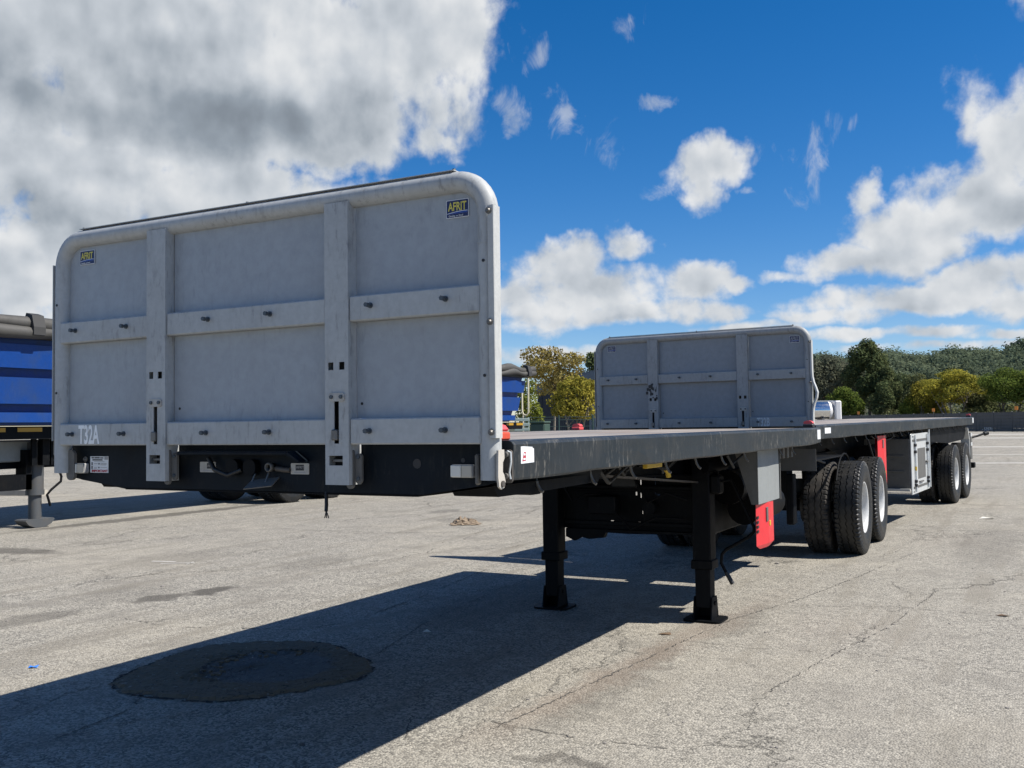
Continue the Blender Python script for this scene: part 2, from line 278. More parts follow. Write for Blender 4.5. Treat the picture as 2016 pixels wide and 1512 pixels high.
# ------------------------------------------------------------------ mesh builder
class MB:
    def __init__(s): s.v = []; s.f = []; s.sm = []
    def add(s, vs, fs, smooth=False, T=None):
        k = len(s.v)
        for p in vs:
            p = Vector(p); s.v.append(tuple(T @ p) if T is not None else tuple(p))
        for f in fs: s.f.append(tuple(i+k for i in f)); s.sm.append(smooth)
        return s
    def box(s, x0, x1, y0, y1, z0, z1, b=0., T=None):
        if x0 > x1: x0, x1 = x1, x0
        if y0 > y1: y0, y1 = y1, y0
        if z0 > z1: z0, z1 = z1, z0
        b = min(b, (x1-x0)*.45, (y1-y0)*.45, (z1-z0)*.45)
        if b <= 0:
            return s.add([(x, y, z) for x in (x0, x1) for y in (y0, y1) for z in (z0, z1)],
                         [(0, 1, 3, 2), (4, 6, 7, 5), (0, 4, 5, 1), (2, 3, 7, 6), (0, 2, 6, 4), (1, 5, 7, 3)], T=T)
        vs = []; idx = {}
        X, Y, Z = (x0, x1), (y0, y1), (z0, z1); sg = (1, -1)
        for i in (0, 1):
            for j in (0, 1):
                for k in (0, 1):
                    x, y, z = X[i], Y[j], Z[k]
                    for a in range(3):
                        p = [x+sg[i]*b, y+sg[j]*b, z+sg[k]*b]; p[a] = (x, y, z)[a]
                        idx[i, j, k, a] = len(vs); vs.append(p)
        fs = []
        g = lambda i, j, k, a: idx[i, j, k, a]
        for i in (0, 1): q = [g(i, 0, 0, 0), g(i, 1, 0, 0), g(i, 1, 1, 0), g(i, 0, 1, 0)]; fs.append(q if i else q[::-1])
        for j in (0, 1): q = [g(0, j, 0, 1), g(0, j, 1, 1), g(1, j, 1, 1), g(1, j, 0, 1)]; fs.append(q if j else q[::-1])
        for k in (0, 1): q = [g(0, 0, k, 2), g(1, 0, k, 2), g(1, 1, k, 2), g(0, 1, k, 2)]; fs.append(q if k else q[::-1])
        for i in (0, 1):
            for j in (0, 1): q = [g(i, j, 0, 0), g(i, j, 0, 1), g(i, j, 1, 1), g(i, j, 1, 0)]; fs.append(q if (i+j) % 2 else q[::-1])
        for j in (0, 1):
            for k in (0, 1): q = [g(0, j, k, 1), g(0, j, k, 2), g(1, j, k, 2), g(1, j, k, 1)]; fs.append(q if (j+k) % 2 else q[::-1])
        for i in (0, 1):
            for k in (0, 1): q = [g(i, 0, k, 2), g(i, 0, k, 0), g(i, 1, k, 0), g(i, 1, k, 2)]; fs.append(q if (i+k) % 2 else q[::-1])
        for i in (0, 1):
            for j in (0, 1):
                for k in (0, 1): q = [g(i, j, k, 0), g(i, j, k, 1), g(i, j, k, 2)]; fs.append(q if (i+j+k) % 2 else q[::-1])
        return s.add(vs, fs, T=T)
    def cyl(s, p0, p1, r, n=12, r1=None, caps=True):
        p0, p1 = Vector(p0), Vector(p1); ax = (p1-p0).normalized()
        a = ax.orthogonal().normalized(); b = ax.cross(a); r1 = r if r1 is None else r1
        vs = []
        for p, q in ((p0, r), (p1, r1)):
            for i in range(n): t = 2*math.pi*i/n; vs.append(p+(a*math.cos(t)+b*math.sin(t))*q)
        s.add(vs, [(i, (i+1) % n, n+(i+1) % n, n+i) for i in range(n)], True)
        if caps: s.add(vs[:n], [tuple(range(n))[::-1]]); s.add(vs[n:], [tuple(range(n))])
        return s
    def tube(s, pts, r, n=8, caps=True, closed=False):
        pts = [Vector(p) for p in pts]; m = len(pts); rs = r if isinstance(r, (list, tuple)) else [r]*m
        d0 = (pts[1]-pts[0]).normalized(); a = d0.orthogonal().normalized(); vs = []
        for i, p in enumerate(pts):
            t = (pts[min(i+1, m-1)]-pts[max(i-1, 0)]).normalized()
            a = (a-t*a.dot(t)).normalized(); b = t.cross(a)
            for j in range(n): q = 2*math.pi*j/n; vs.append(p+(a*math.cos(q)+b*math.sin(q))*rs[i])
        s.add(vs, [(i*n+j, i*n+(j+1) % n, (i+1)*n+(j+1) % n, (i+1)*n+j) for i in range(m-1) for j in range(n)], True)
        if caps: s.add(vs[:n], [tuple(range(n))[::-1]]); s.add(vs[-n:], [tuple(range(n))])
        return s
    def prism(s, poly, c0, c1, axis='y', T=None):
        """poly: 2-D outline; axis y -> (x,z) outline between y=c0 and c1; x -> (y,z); z -> (x,y)"""
        def P(a, b, c): return {'y': (a, c, b), 'x': (c, a, b), 'z': (a, b, c)}[axis]
        n = len(poly); vs = [P(a, b, c0) for a, b in poly]+[P(a, b, c1) for a, b in poly]
        fs = [tuple(range(n)), tuple(range(2*n-1, n-1, -1))]+[(i, n+i, n+(i+1) % n, (i+1) % n) for i in range(n)]
        return s.add(vs, fs, T=T)
    def plate(s, x0, x1, z0, z1, y0, y1, holes):
        """upright plate facing -y with rectangular holes (hx0,hx1,hz0,hz1)"""
        xs = sorted({x0, x1, *[h[0] for h in holes], *[h[1] for h in holes]}); zs = sorted({z0, z1, *[h[2] for h in holes], *[h[3] for h in holes]})
        op = lambda a, b: any(h[0] <= a < h[1] and h[2] <= b < h[3] for h in holes) or a < x0 or a >= x1 or b < z0 or b >= z1
        for i in range(len(xs)-1):
            for k in range(len(zs)-1):
                a, b, c, d_ = xs[i], xs[i+1], zs[k], zs[k+1]
                if op(a, c): continue
                s.add([(a, y0, c), (b, y0, c), (b, y0, d_), (a, y0, d_)], [(0, 1, 2, 3)])
                s.add([(a, y1, c), (b, y1, c), (b, y1, d_), (a, y1, d_)], [(3, 2, 1, 0)])
                if i == 0 or op(xs[i-1], c): s.add([(a, y0, c), (a, y0, d_), (a, y1, d_), (a, y1, c)], [(0, 1, 2, 3)])
                if i == len(xs)-2 or op(xs[i+1], c): s.add([(b, y0, c), (b, y1, c), (b, y1, d_), (b, y0, d_)], [(0, 1, 2, 3)])
                if k == 0 or op(a, zs[k-1]): s.add([(a, y0, c), (a, y1, c), (b, y1, c), (b, y0, c)], [(0, 1, 2, 3)])
                if k == len(zs)-2 or op(a, zs[k+1]): s.add([(a, y0, d_), (b, y0, d_), (b, y1, d_), (a, y1, d_)], [(0, 1, 2, 3)])
        return s
    def lathe(s, prof, n, mod=None, smooth=True):
        """prof: (x, r) pairs about the x axis"""
        m = len(prof); vs = []
        for i in range(n):
            t = 2*math.pi*i/n
            for j, (x, r) in enumerate(prof):
                if mod: x, r = mod(i, j, x, r)
                vs.append((x, r*math.cos(t), r*math.sin(t)))
        return s.add(vs, [(i*m+j, i*m+j+1, ((i+1) % n)*m+j+1, ((i+1) % n)*m+j) for i in range(n) for j in range(m-1)], smooth)
    def mesh(s, name, m):
        me = bpy.data.meshes.new(name); me.from_pydata(s.v, [], s.f); me.validate()
        if len(me.polygons) == len(s.sm): me.polygons.foreach_set('use_smooth', s.sm)
        if m is not None: me.materials.append(M[m] if isinstance(m, str) else m)
        return me
    def build(s, name, m, parent=None, loc=None):
        return link(name, s.mesh(name, m), parent, loc)
def link(name, me, parent=None, loc=None, rot=None):
    o = bpy.data.objects.new(name, me); COL.objects.link(o)
    if parent is not None: o.parent = parent
    if loc is not None: o.location = loc
    if rot is not None: o.rotation_euler = rot
    return o
def empty(name, parent=None, loc=(0, 0, 0), rot=(0, 0, 0)):
    o = bpy.data.objects.new(name, None); o.empty_display_size = .2; COL.objects.link(o)
    if parent is not None: o.parent = parent
    o.location = loc; o.rotation_euler = rot; return o
def tag(o, label, cat, group=None):
    o['label'] = label; o['category'] = cat
    if group: o['group'] = group
    return o
def struct(o, label=None):
    o['kind'] = 'structure'
    if label: o['label'] = label; o['category'] = o.name.split('.')[0].replace('_', ' ')
    return o
def bx(name, m, parent, *a, b=0.): return MB().box(*a, b=b).build(name, m, parent)
def text(name, body, h, loc, m, parent, sx=1., rot=(math.pi/2, 0, 0), bold=0., align='LEFT', shear=0.):
    c = bpy.data.curves.new(name, 'FONT'); c.body = body; c.size = h/.7; c.offset = bold; c.align_x = align; c.shear = shear; c.extrude = .0006; c.resolution_u = 3
    o = bpy.data.objects.new(name, c); COL.objects.link(o)
    dg = bpy.context.evaluated_depsgraph_get(); me = bpy.data.meshes.new_from_object(o.evaluated_get(dg))
    bpy.data.objects.remove(o); me.materials.clear(); me.materials.append(M[m])
    t = link(name, me, parent, loc, rot); t.scale = (sx, 1, 1); return t
def rr(x0, x1, z0, z1, r, n=4):
    out = []
    for cx, cz, a0 in ((x1-r, z1-r, 0), (x0+r, z1-r, 90), (x0+r, z0+r, 180), (x1-r, z0+r, 270)):
        for i in range(n+1): a = rad(a0+90*i/n); out.append((cx+r*math.cos(a), cz+r*math.sin(a)))
    return out[::-1]
# ------------------------------------------------------------------ ground
def asphalt(t, b, o):
    v = t.n('ShaderNodeTexCoord').outputs['Object']
    vx, vy, vz = t.sep(v)
    agg = t.vor(v, 85, 'F1', 'Color'); ag = t.sep(agg)[0]
    agd = t.vor(v, 85, 'F1', 'Distance')
    g1 = t.noise(v, 190, 3, .6); g2 = t.noise(v, 38, 4, .65); g3 = t.noise(v, 7, 4, .6)
    big = t.noise(v, .35, 5, .6); med = t.noise(v, 1.7, 5, .62)
    st = t.noise(t.map(v, (2.2, .22, 1), rot=(0, 0, rad(6))), 1.6, 5, .62)
    wide = t.noise(t.map(v, (.16, .02, 1), rot=(0, 0, rad(-62))), 1.2, 4, .6)
    c = t.mix(t.ss(ag, .1, .9), (.125, .121, .113), (.44, .42, .38))
    c = t.mix(t.m('MULTIPLY', t.ss(g1, .52, .68), .75), c, (.10, .098, .095))
    c = t.mix(t.m('MULTIPLY', t.ss(g2, .50, .72), .42), c, (.13, .128, .122))
    c = t.mix(t.m('MULTIPLY', t.ss(g3, .42, .7), .30), c, (.43, .41, .365))
    c = t.mix(t.m('MULTIPLY', t.ss(big, .45, .68), .38), c, (.40, .37, .315))
    c = t.mix(t.m('MULTIPLY', t.ss(med, .48, .68), .55), c, (.19, .18, .165))
    c = t.mix(t.m('MULTIPLY', t.ss(st, .50, .68), .60), c, (.20, .185, .16))
    c = t.mix(t.m('MULTIPLY', t.ss(wide, .46, .62), .22), c, (.38, .36, .32))
    # oil and damp stains with ragged outlines
    wv_ = t.vm('SUBTRACT', t.noise(v, 3.5, 5, .65, col=True), (.5, .5, .5))
    vd = t.vm('ADD', v, t.vm('SCALE', wv_, sc=.55)); sx_, sy_, _ = t.sep(vd)
    k = None
    for (cx, cy, ra, rb, wt) in ((-4.15, 3.3, .16, .28, .75), (-4.0, 3.75, .18, .30, .85), (-8.6, 5.05, .7, .25, .7), (-6.2, 5.3, .5, .9, .28), (-4.3, 5.6, .4, .6, .25), (-4.35, 2.1, .22, .6, .5), (-4.6, 3.3, .4, .6, .2), (1.0, .98, .30, .05, .55), (.56, 1.34, .1, .05, .5),
                                 (-6.5, 11.9, .25, .5, .45), (.75, 2.4, .14, 1.1, .28), (.9, 4.4, .16, .9, .30), (-1.2, 4.6, .5, 1.6, .35), (-10.9, 9.4, .28, 3.2, .75), (-5.3, 10.6, .6, .4, .3), (2.4, 10.5, .4, 2.5, .25)):
        ua = t.m('MULTIPLY', t.m('SUBTRACT', sx_, cx), 1/ra); ub = t.m('MULTIPLY', t.m('SUBTRACT', sy_, cy), 1/rb)
        q = t.m('MULTIPLY', t.ss(t.m('ADD', t.m('MULTIPLY', ua, ua), t.m('MULTIPLY', ub, ub)), 1.3, .3), wt)
        k = q if k is None else t.m('MAXIMUM', k, q)
    c = t.mix(k, c, (.075, .070, .064))
    # reddish dust along the seam
    rs = t.m('MULTIPLY', t.ss(t.m('ABSOLUTE', t.m('SUBTRACT', sx_, t.m('MULTIPLY_ADD', sy_, .085, .42))), .22, .02), t.m('MULTIPLY', t.ss(vy, 7., 3.), t.ss(vy, .6, 1.8)))
    c = t.mix(t.m('MULTIPLY', rs, .35), c, (.20, .145, .115))
    # fine cracks
    vc = t.vm('ADD', v, t.vm('SCALE', t.vm('SUBTRACT', t.noise(v, 2.4, 6, .7, col=True), (.5, .5, .5)), sc=.5))
    cr1 = t.vor(t.map(vc, (.55, .22, 1)), 1.0, 'DISTANCE_TO_EDGE'); ck = t.m('MULTIPLY', t.ss(cr1, .006, .001), t.ss(t.noise(v, .5, 3), .44, .56))
    c = t.mix(t.m('MULTIPLY', ck, .40), c, (.045, .043, .040))
    c = t.mix(1., c, (.93, .915, .87), 'MULTIPLY')
    t.put(b.inputs['Base Color'], c); b.inputs['Roughness'].default_value = .88; b.inputs['Specular IOR Level'].default_value = .3
    h = t.m('ADD', t.m('MULTIPLY', agd, -.8), t.m('ADD', t.m('MULTIPLY', g2, .6), t.m('MULTIPLY', ck, -1.2)))
    bump(t, b, h, .9, .008)
M['asphalt'] = mat('old_asphalt', build=asphalt)
g = MB(); Rg = 3000
g.add([(-Rg, -Rg, 0), (Rg, -Rg, 0), (Rg, Rg, 0), (-Rg, Rg, 0)], [(0, 1, 2, 3)])
struct(g.build('ground', 'asphalt'))
def jag(a, b, n, amp, rng):
    return [(a[0]+(b[0]-a[0])*i/n+rng.uniform(-amp, amp), a[1]+(b[1]-a[1])*i/n+rng.uniform(-amp, amp)) for i in range(n)]
M['crackm'] = mat('crack_filler', build=worn((.085, .080, .072), (.16, .14, .12), .6, 14, (.85, .95)))
rng = random.Random(4)
def crack(pts, w0):
    line = []
    for a, b in zip(pts[:-1], pts[1:]): line += jag(a, b, max(3, int(math.dist(a, b)/.022)), .011, rng)
    line.append(pts[-1]); mb = MB(); vs = []
    for i, p in enumerate(line):
        q = line[min(i+1, len(line)-1)]; p_ = line[max(i-1, 0)]; dx_, dy_ = q[0]-p_[0], q[1]-p_[1]; L = math.hypot(dx_, dy_) or 1
        ww = w0*rng.uniform(.15, 1.)*min(1, i/4, (len(line)-1-i)/4+.05); vs += [(p[0]-dy_/L*ww, p[1]+dx_/L*ww, .004), (p[0]+dy_/L*ww, p[1]-dx_/L*ww, .004)]
    keep = []; on = True
    for i in range(len(line)-1):
        if rng.random() < (.10 if on else .22): on = not on
        if on: keep.append(i)
    mb.add(vs, [(2*i, 2*i+1, 2*i+3, 2*i+2) for i in keep])
    return struct(mb.build('ground_crack', 'crackm'))
for pts, w0 in (([(.489, 1.211), (.622, 2.482), (.719, 3.435), (.828, 4.45), (1.09, 5.401), (1.357, 6.856), (1.7, 9.2)], .0055), ([(.35, 1.36), (.565, 1.34), (.89, 1.316), (1.201, 1.339), (1.5, 1.36)], .005),
                ([(-2.967, 2.409), (-1.991, 2.751), (-1.849, 3.195), (-1.967, 4.32), (-2.265, 6.045)], .010), ([(-1.0, 2.3), (-1.3, 3.4), (-1.55, 5.2)], .009), ([(-1.386, .129), (-1.484, .707), (-1.9, 1.2)], .008),
                ([(1.563, 2.434), (1.712, 3.415), (1.957, 4.65), (2.151, 6.565)], .005), ([(.63, 3.6), (1.2, 3.55), (2.0, 3.7), (2.9, 3.6)], .004), ([(1.1, 5.2), (1.9, 5.5), (2.9, 5.4)], .004), ([(-4.9, 2.0), (-3.9, 2.5), (-3.1, 2.4)], .004),
                ([(-6.9, 8.4), (-5.0, 8.7), (-3.0, 9.5)], .012), ([(.2, .9), (-.35, 1.9), (-.2, 2.9)], .006)):
    crack(pts, w0)
# repaired patch: a lumpy dark disc set on the asphalt
def patchm(t, b, o):
    v = t.n('ShaderNodeTexCoord').outputs['Object']; n = t.noise(v, 5, 5, .65); k = t.noise(v, 40, 4, .65)
    dd = t.m('ADD', t.vm('LENGTH', t.vm('SUBTRACT', v, (.12, .08, 0))), t.m('MULTIPLY', t.m('SUBTRACT', n, .5), .35))
    inner = t.ss(dd, .44, .36)
    c = t.mix(inner, (.135, .104, .068), (.118, .113, .105)); c = t.mix(t.m('MULTIPLY', t.ss(k, .5, .7), .5), c, (.05, .042, .032)); pk = t.vor(t.vm('ADD', v, t.vm('SCALE', t.noise(v, 6, 5, .7, col=True), sc=.16)), 4.5, 'DISTANCE_TO_EDGE'); c = t.mix(t.m('MULTIPLY', t.ss(pk, .016, .003), t.ss(n, .42, .55)), c, (.02, .018, .015)); c = t.mix(t.m('MULTIPLY', t.ss(t.noise(v, 25, 2), .66, .72), .7), c, (.25, .24, .22))
    t.put(b.inputs['Base Color'], c); b.inputs['Roughness'].default_value = .9; bump(t, b, t.m('ADD', k, n), .8, .012)
M['patch'] = mat('patch_fill', build=patchm)
mb = MB(); NA, NR = 170, 40; vs = []; rg = random.Random(7); edge = [.76+.035*math.sin(3*a_+1)+.03*math.sin(5*a_)+.012*math.sin(17*a_+2)+rg.uniform(-.022, .022) for a_ in [2*math.pi*i/NA for i in range(NA)]]
for j in range(NR+1):
    q = j/NR
    for i in range(NA):
        a_ = 2*math.pi*i/NA; r_ = edge[i]*q; x_, y_ = r_*math.cos(a_), r_*math.sin(a_)
        di = math.hypot(x_-.12, y_-.08)+.06*math.sin(4*a_)
        z_ = .016-.010*(1/(1+math.exp((di-.42)*40)))+rg.uniform(-.004, .004)+(rg.uniform(-.012, .006) if .34 < di < .50 and x_ < .1 else 0)
        if q > .97: z_ = .002
        vs.append((x_, y_, z_))
mb.add(vs, [(j*NA+i, j*NA+(i+1) % NA, (j+1)*NA+(i+1) % NA, (j+1)*NA+i) for j in range(NR) for i in range(NA)], False)
pt = mb.build('ground_patch', 'patch', None, (-1.53, 1.665, .0)); struct(pt)
M['crack_dark'] = mat('open_crack', (.018, .016, .014), .95)
ring_pts = [(-1.53+(.765+.035*math.sin(3*a_+1)+.03*math.sin(5*a_))*math.cos(a_), 1.665+(.765+.035*math.sin(3*a_+1)+.03*math.sin(5*a_))*math.sin(a_)) for a_ in [-3.3+5.2*i/26 for i in range(27)]]
cr2 = crack(ring_pts, .016); cr2.data.materials[0] = M['crack_dark']
cr2 = crack([(-1.53+.12+.43*math.cos(a_), 1.665+.08+.43*math.sin(a_)) for a_ in [1.6+2.6*i/12 for i in range(13)]], .018); cr2.data.materials[0] = M['crack_dark']; cr2.location.z = .0125
rg = random.Random(17); mb = MB()
for i in range(34):
    a_ = rg.uniform(1.7, 4.4); r_ = rg.uniform(.28, .46); x_, y_ = -1.53+.12+r_*math.cos(a_), 1.665+.08+r_*math.sin(a_); s_ = rg.uniform(.004, .013)
    T = Matrix.Translation((x_, y_, .014)) @ Matrix.Rotation(rg.uniform(0, 6), 4, 'Z') @ Matrix.Rotation(rg.uniform(-.4, .4), 4, 'X')
    mb.box(-s_*1.6, s_*1.6, -s_, s_, -.006, s_*.55, T=T)
cr_ = mb.build('loose_rubble', 'patch'); cr_['kind'] = 'stuff'; cr_['label'] = 'loose chunks of broken patch filling on the dark round patch'
# faded painted marks on the yard
M['paint_line'] = mat('faded_road_paint', build=worn((.52, .50, .46), (.28, .27, .25), .7, 2.0, (.8, .9)))
def lineq(p, q, w0, z=.004):
    dx_, dy_ = q[0]-p[0], q[1]-p[1]; L = math.hypot(dx_, dy_); nx, ny = -dy_/L*w0/2, dx_/L*w0/2
    return struct(MB().add([(p[0]-nx, p[1]-ny, z), (q[0]-nx, q[1]-ny, z), (q[0]+nx, q[1]+ny, z), (p[0]+nx, p[1]+ny, z)], [(0, 1, 2, 3)]).build('painted_line', 'paint_line'))
lineq((-1.0, 34.0), (4.8, 35.4), .5); lineq((-1.0, 56.2), (7, 56.4), 1.1); lineq((-1., 43.2), (7., 44.8), .35); lineq((-4, 84), (8, 83), 2.2); lineq((-6, 104), (10, 103), 3)
lineq((-6.2, 5.02), (-5.9, 5.10), .05); lineq((-5.95, 4.92), (-5.62, 5.12), .04); lineq((-5.72, 5.2), (-5.6, 4.98), .015)
# ------------------------------------------------------------------ shared trailer pieces
bolt_me = MB().cyl((0, .002, 0), (0, -.005, 0), .0115, 14).cyl((0, -.005, 0), (0, -.026, 0), .0065, 10).cyl((0, -.022, 0), (0, -.034, 0), .0098, 6).mesh('bolt', 'bolt')
hook_me = MB().tube([(0, 0, .02), (.008, 0, -.012), (.022, 0, -.035), (.034, 0, -.042)], .0075, 7).mesh('rope_hook', 'steel')
def tyre_mesh(m, name):
    Rr = .535; pr = [(-.105, .288), (-.128, .30), (-.146, .36), (-.150, .42), (-.142, .475), (-.136, .508), (-.128, .526),
          (-.120, .533), (-.078, Rr), (-.074, Rr-.013), (-.064, Rr-.013), (-.060, Rr), (-.008, Rr+.001), (-.005, Rr-.012), (.005, Rr-.012), (.008, Rr+.001), (.060, Rr), (.064, Rr-.013), (.074, Rr-.013), (.078, Rr),
          (.120, .533), (.128, .526), (.136, .508), (.142, .475), (.150, .42), (.146, .36), (.128, .30), (.105, .288)]
    zz = [0, .006, .006, 0, -.006, -.006]
    def md(i, j, x, r):
        if 8 <= j <= 19: x += zz[i % 6]
        if j in (5, 6, 7, 20, 21, 22) and i % 4 == 0: r -= .013; x *= .96
        return x, r
    return MB().lathe(pr, 240, md, smooth=False).mesh(name, m)
TY = tyre_mesh('rubber', 'tyre'); TYT = tyre_mesh('rubber_sunlit', 'tyre')
RIM = MB().lathe([(.105, .289), (.122, .296), (.126, .290), (.118, .280), (.085, .268), (.04, .262), (-.02, .258), (-.045, .245), (-.050, .20), (-.046, .12), (-.046, .0)], 48).lathe([(-.105, .289), (-.122, .296), (-.12, .28), (-.05, .25)], 48)
for i in range(10):
    a_ = 2*math.pi*i/10; RIM.cyl((-.048, .167*math.cos(a_), .167*math.sin(a_)), (-.018, .167*math.cos(a_), .167*math.sin(a_)), .016, 6)
RIM = RIM.mesh('rim', 'rim')
HUB = MB().lathe([(-.05, .125), (.03, .118), (.06, .105), (.075, .07), (.078, 0)], 28).mesh('hub', 'steel')
def wheel(parent, x, y, z, side, tan=False, hub=True):
    wl = empty('wheel', parent, (x, y, z), (random.Random(int(y*91+x*17)).uniform(0, 1) if side > 0 else 0, 0, 0 if side > 0 else math.pi))
    link('tyre', TYT if tan else TY, wl); link('rim', RIM, wl)
    if hub: link('hub', HUB, wl)
    return wl
def post_obj(parent, x0, x1, gm='grey'):
    xc = (x0+x1)/2; p = MB()
    holes = [(xc-.043, xc-.016, 1.766, 1.797), (xc+.012, xc+.039, 1.766, 1.797), (xc-.060+.008+.040, xc-.060+.008+.064, 1.475, 1.640), (xc-.040, xc+.028, 1.385, 1.424)]
    holes[2] = (xc-.014, xc+.010, 1.472, 1.645)
    p.plate(x0, x1, 1.308, 2.44, -.004, .0, holes)
    p.box(x0, x0+.004, .0002, .076, 1.308, 2.44).box(x1-.004, x1, .0002, .076, 1.308, 2.44).box(x0+.0042, x1-.0042, .072, .076, 1.308, 2.44)
    o = p.build('post', gm, parent)
    bx('slot_shade', 'stick_black', parent, x0+.005, x1-.005, .052, .056, 1.34, 1.85)  # black sheet added inside the hollow post to darken its slots
    b_ = MB(); b_.box(xc-.034, xc+.030, .012, .022, 1.398, 1.410, b=.002); b_.build('lock_bar', 'steel', parent)
    br = MB(); br.prism(rr(xc-.036, xc+.040, 1.640, 1.674, .010), -.010, -.0045); br.build('slot_bracket', 'plate', parent)
    for dx_ in (-.022, .026): link('bolt', bracket_bolt, parent, (xc+dx_, -.010, 1.658))
    nb = MB(); nb.box(xc-.022, xc+.006, -.016, .012, 1.485, 1.528, b=.004); nb.build('slide_catch', 'steel', parent)
    for s_, (u0, u1, z0, z1, yy) in enumerate(((x1-.030, x1+.004, 1.292, 1.452, .030), (x1+.006, x1+.036, 1.312, 1.432, .042))):
        lk = MB(); lk.prism(rr(u0, u1, z0, z1, (u1-u0)*.49, 6), yy-.012, yy); lk.build('latch_link', 'latch', parent)
        link('bolt', bracket_bolt, parent, ((u0+u1)/2, yy-.012, z0+.02)); 
    link('bolt', bracket_bolt, parent, (x1+.021, .030, 1.418))
    lk = MB(); lk.box(x0-.006, x0-.001, .01, .03, 1.312, 1.42, b=.002); lk.build('latch_link', 'steel', parent)
    return o
bracket_bolt = MB().cyl((0, .001, 0), (0, -.006, 0), .0085, 6).mesh('bolt', 'bolt')
dome_bolt = MB().cyl((0, .002, 0), (0, -.004, 0), .013, 14).cyl((0, -.004, 0), (0, -.012, 0), .010, 6, .006).mesh('bolt', 'steel')
def sticker(parent, x0, x1, z0, z1, y, dull=False):
    st = MB().prism(rr(x0, x1, z0, z1, .004, 2), y-.0012, y).build('sticker', 'stick_white', parent)
    MB().prism(rr(x0+.0025, x1-.0025, z0+.0025, z1-.0025, .003, 2), y-.0018, y-.0013).build('sticker_face', 'stick_navy', st)
    wv = x1-x0; h = z1-z0; MBs = MB()
    n = 14; top = [(x0+wv*(.05+.90*i/n), z0+h*(.27+.10*math.sin(math.pi*.62*i/n))) for i in range(n+1)]; bot = [(x0+wv*(.05+.90*i/n), z0+h*(.22+.02*i/n)) for i in range(n+1)]
    MB().prism(top+bot[::-1], y-.0024, y-.0019).build('swoosh', 'stick_white', st)
    MB().prism([(a, b-h*.035) for a, b in top]+bot[::-1], y-.0029, y-.0025).build('swoosh', 'stick_blue', st)
    text('lettering', 'AFRIT', h*.46, (x0+wv*.10, y-.0027, z0+h*.40), 'stick_grey' if dull else 'stick_yel', st, .66*wv/.1*.07/h*1.02, bold=.0008)
    text('lettering', 'Quality on Steel', h*.10, (x0+wv*.12, y-.0034, z0+h*.07), 'stick_white', st, .98)
    return st
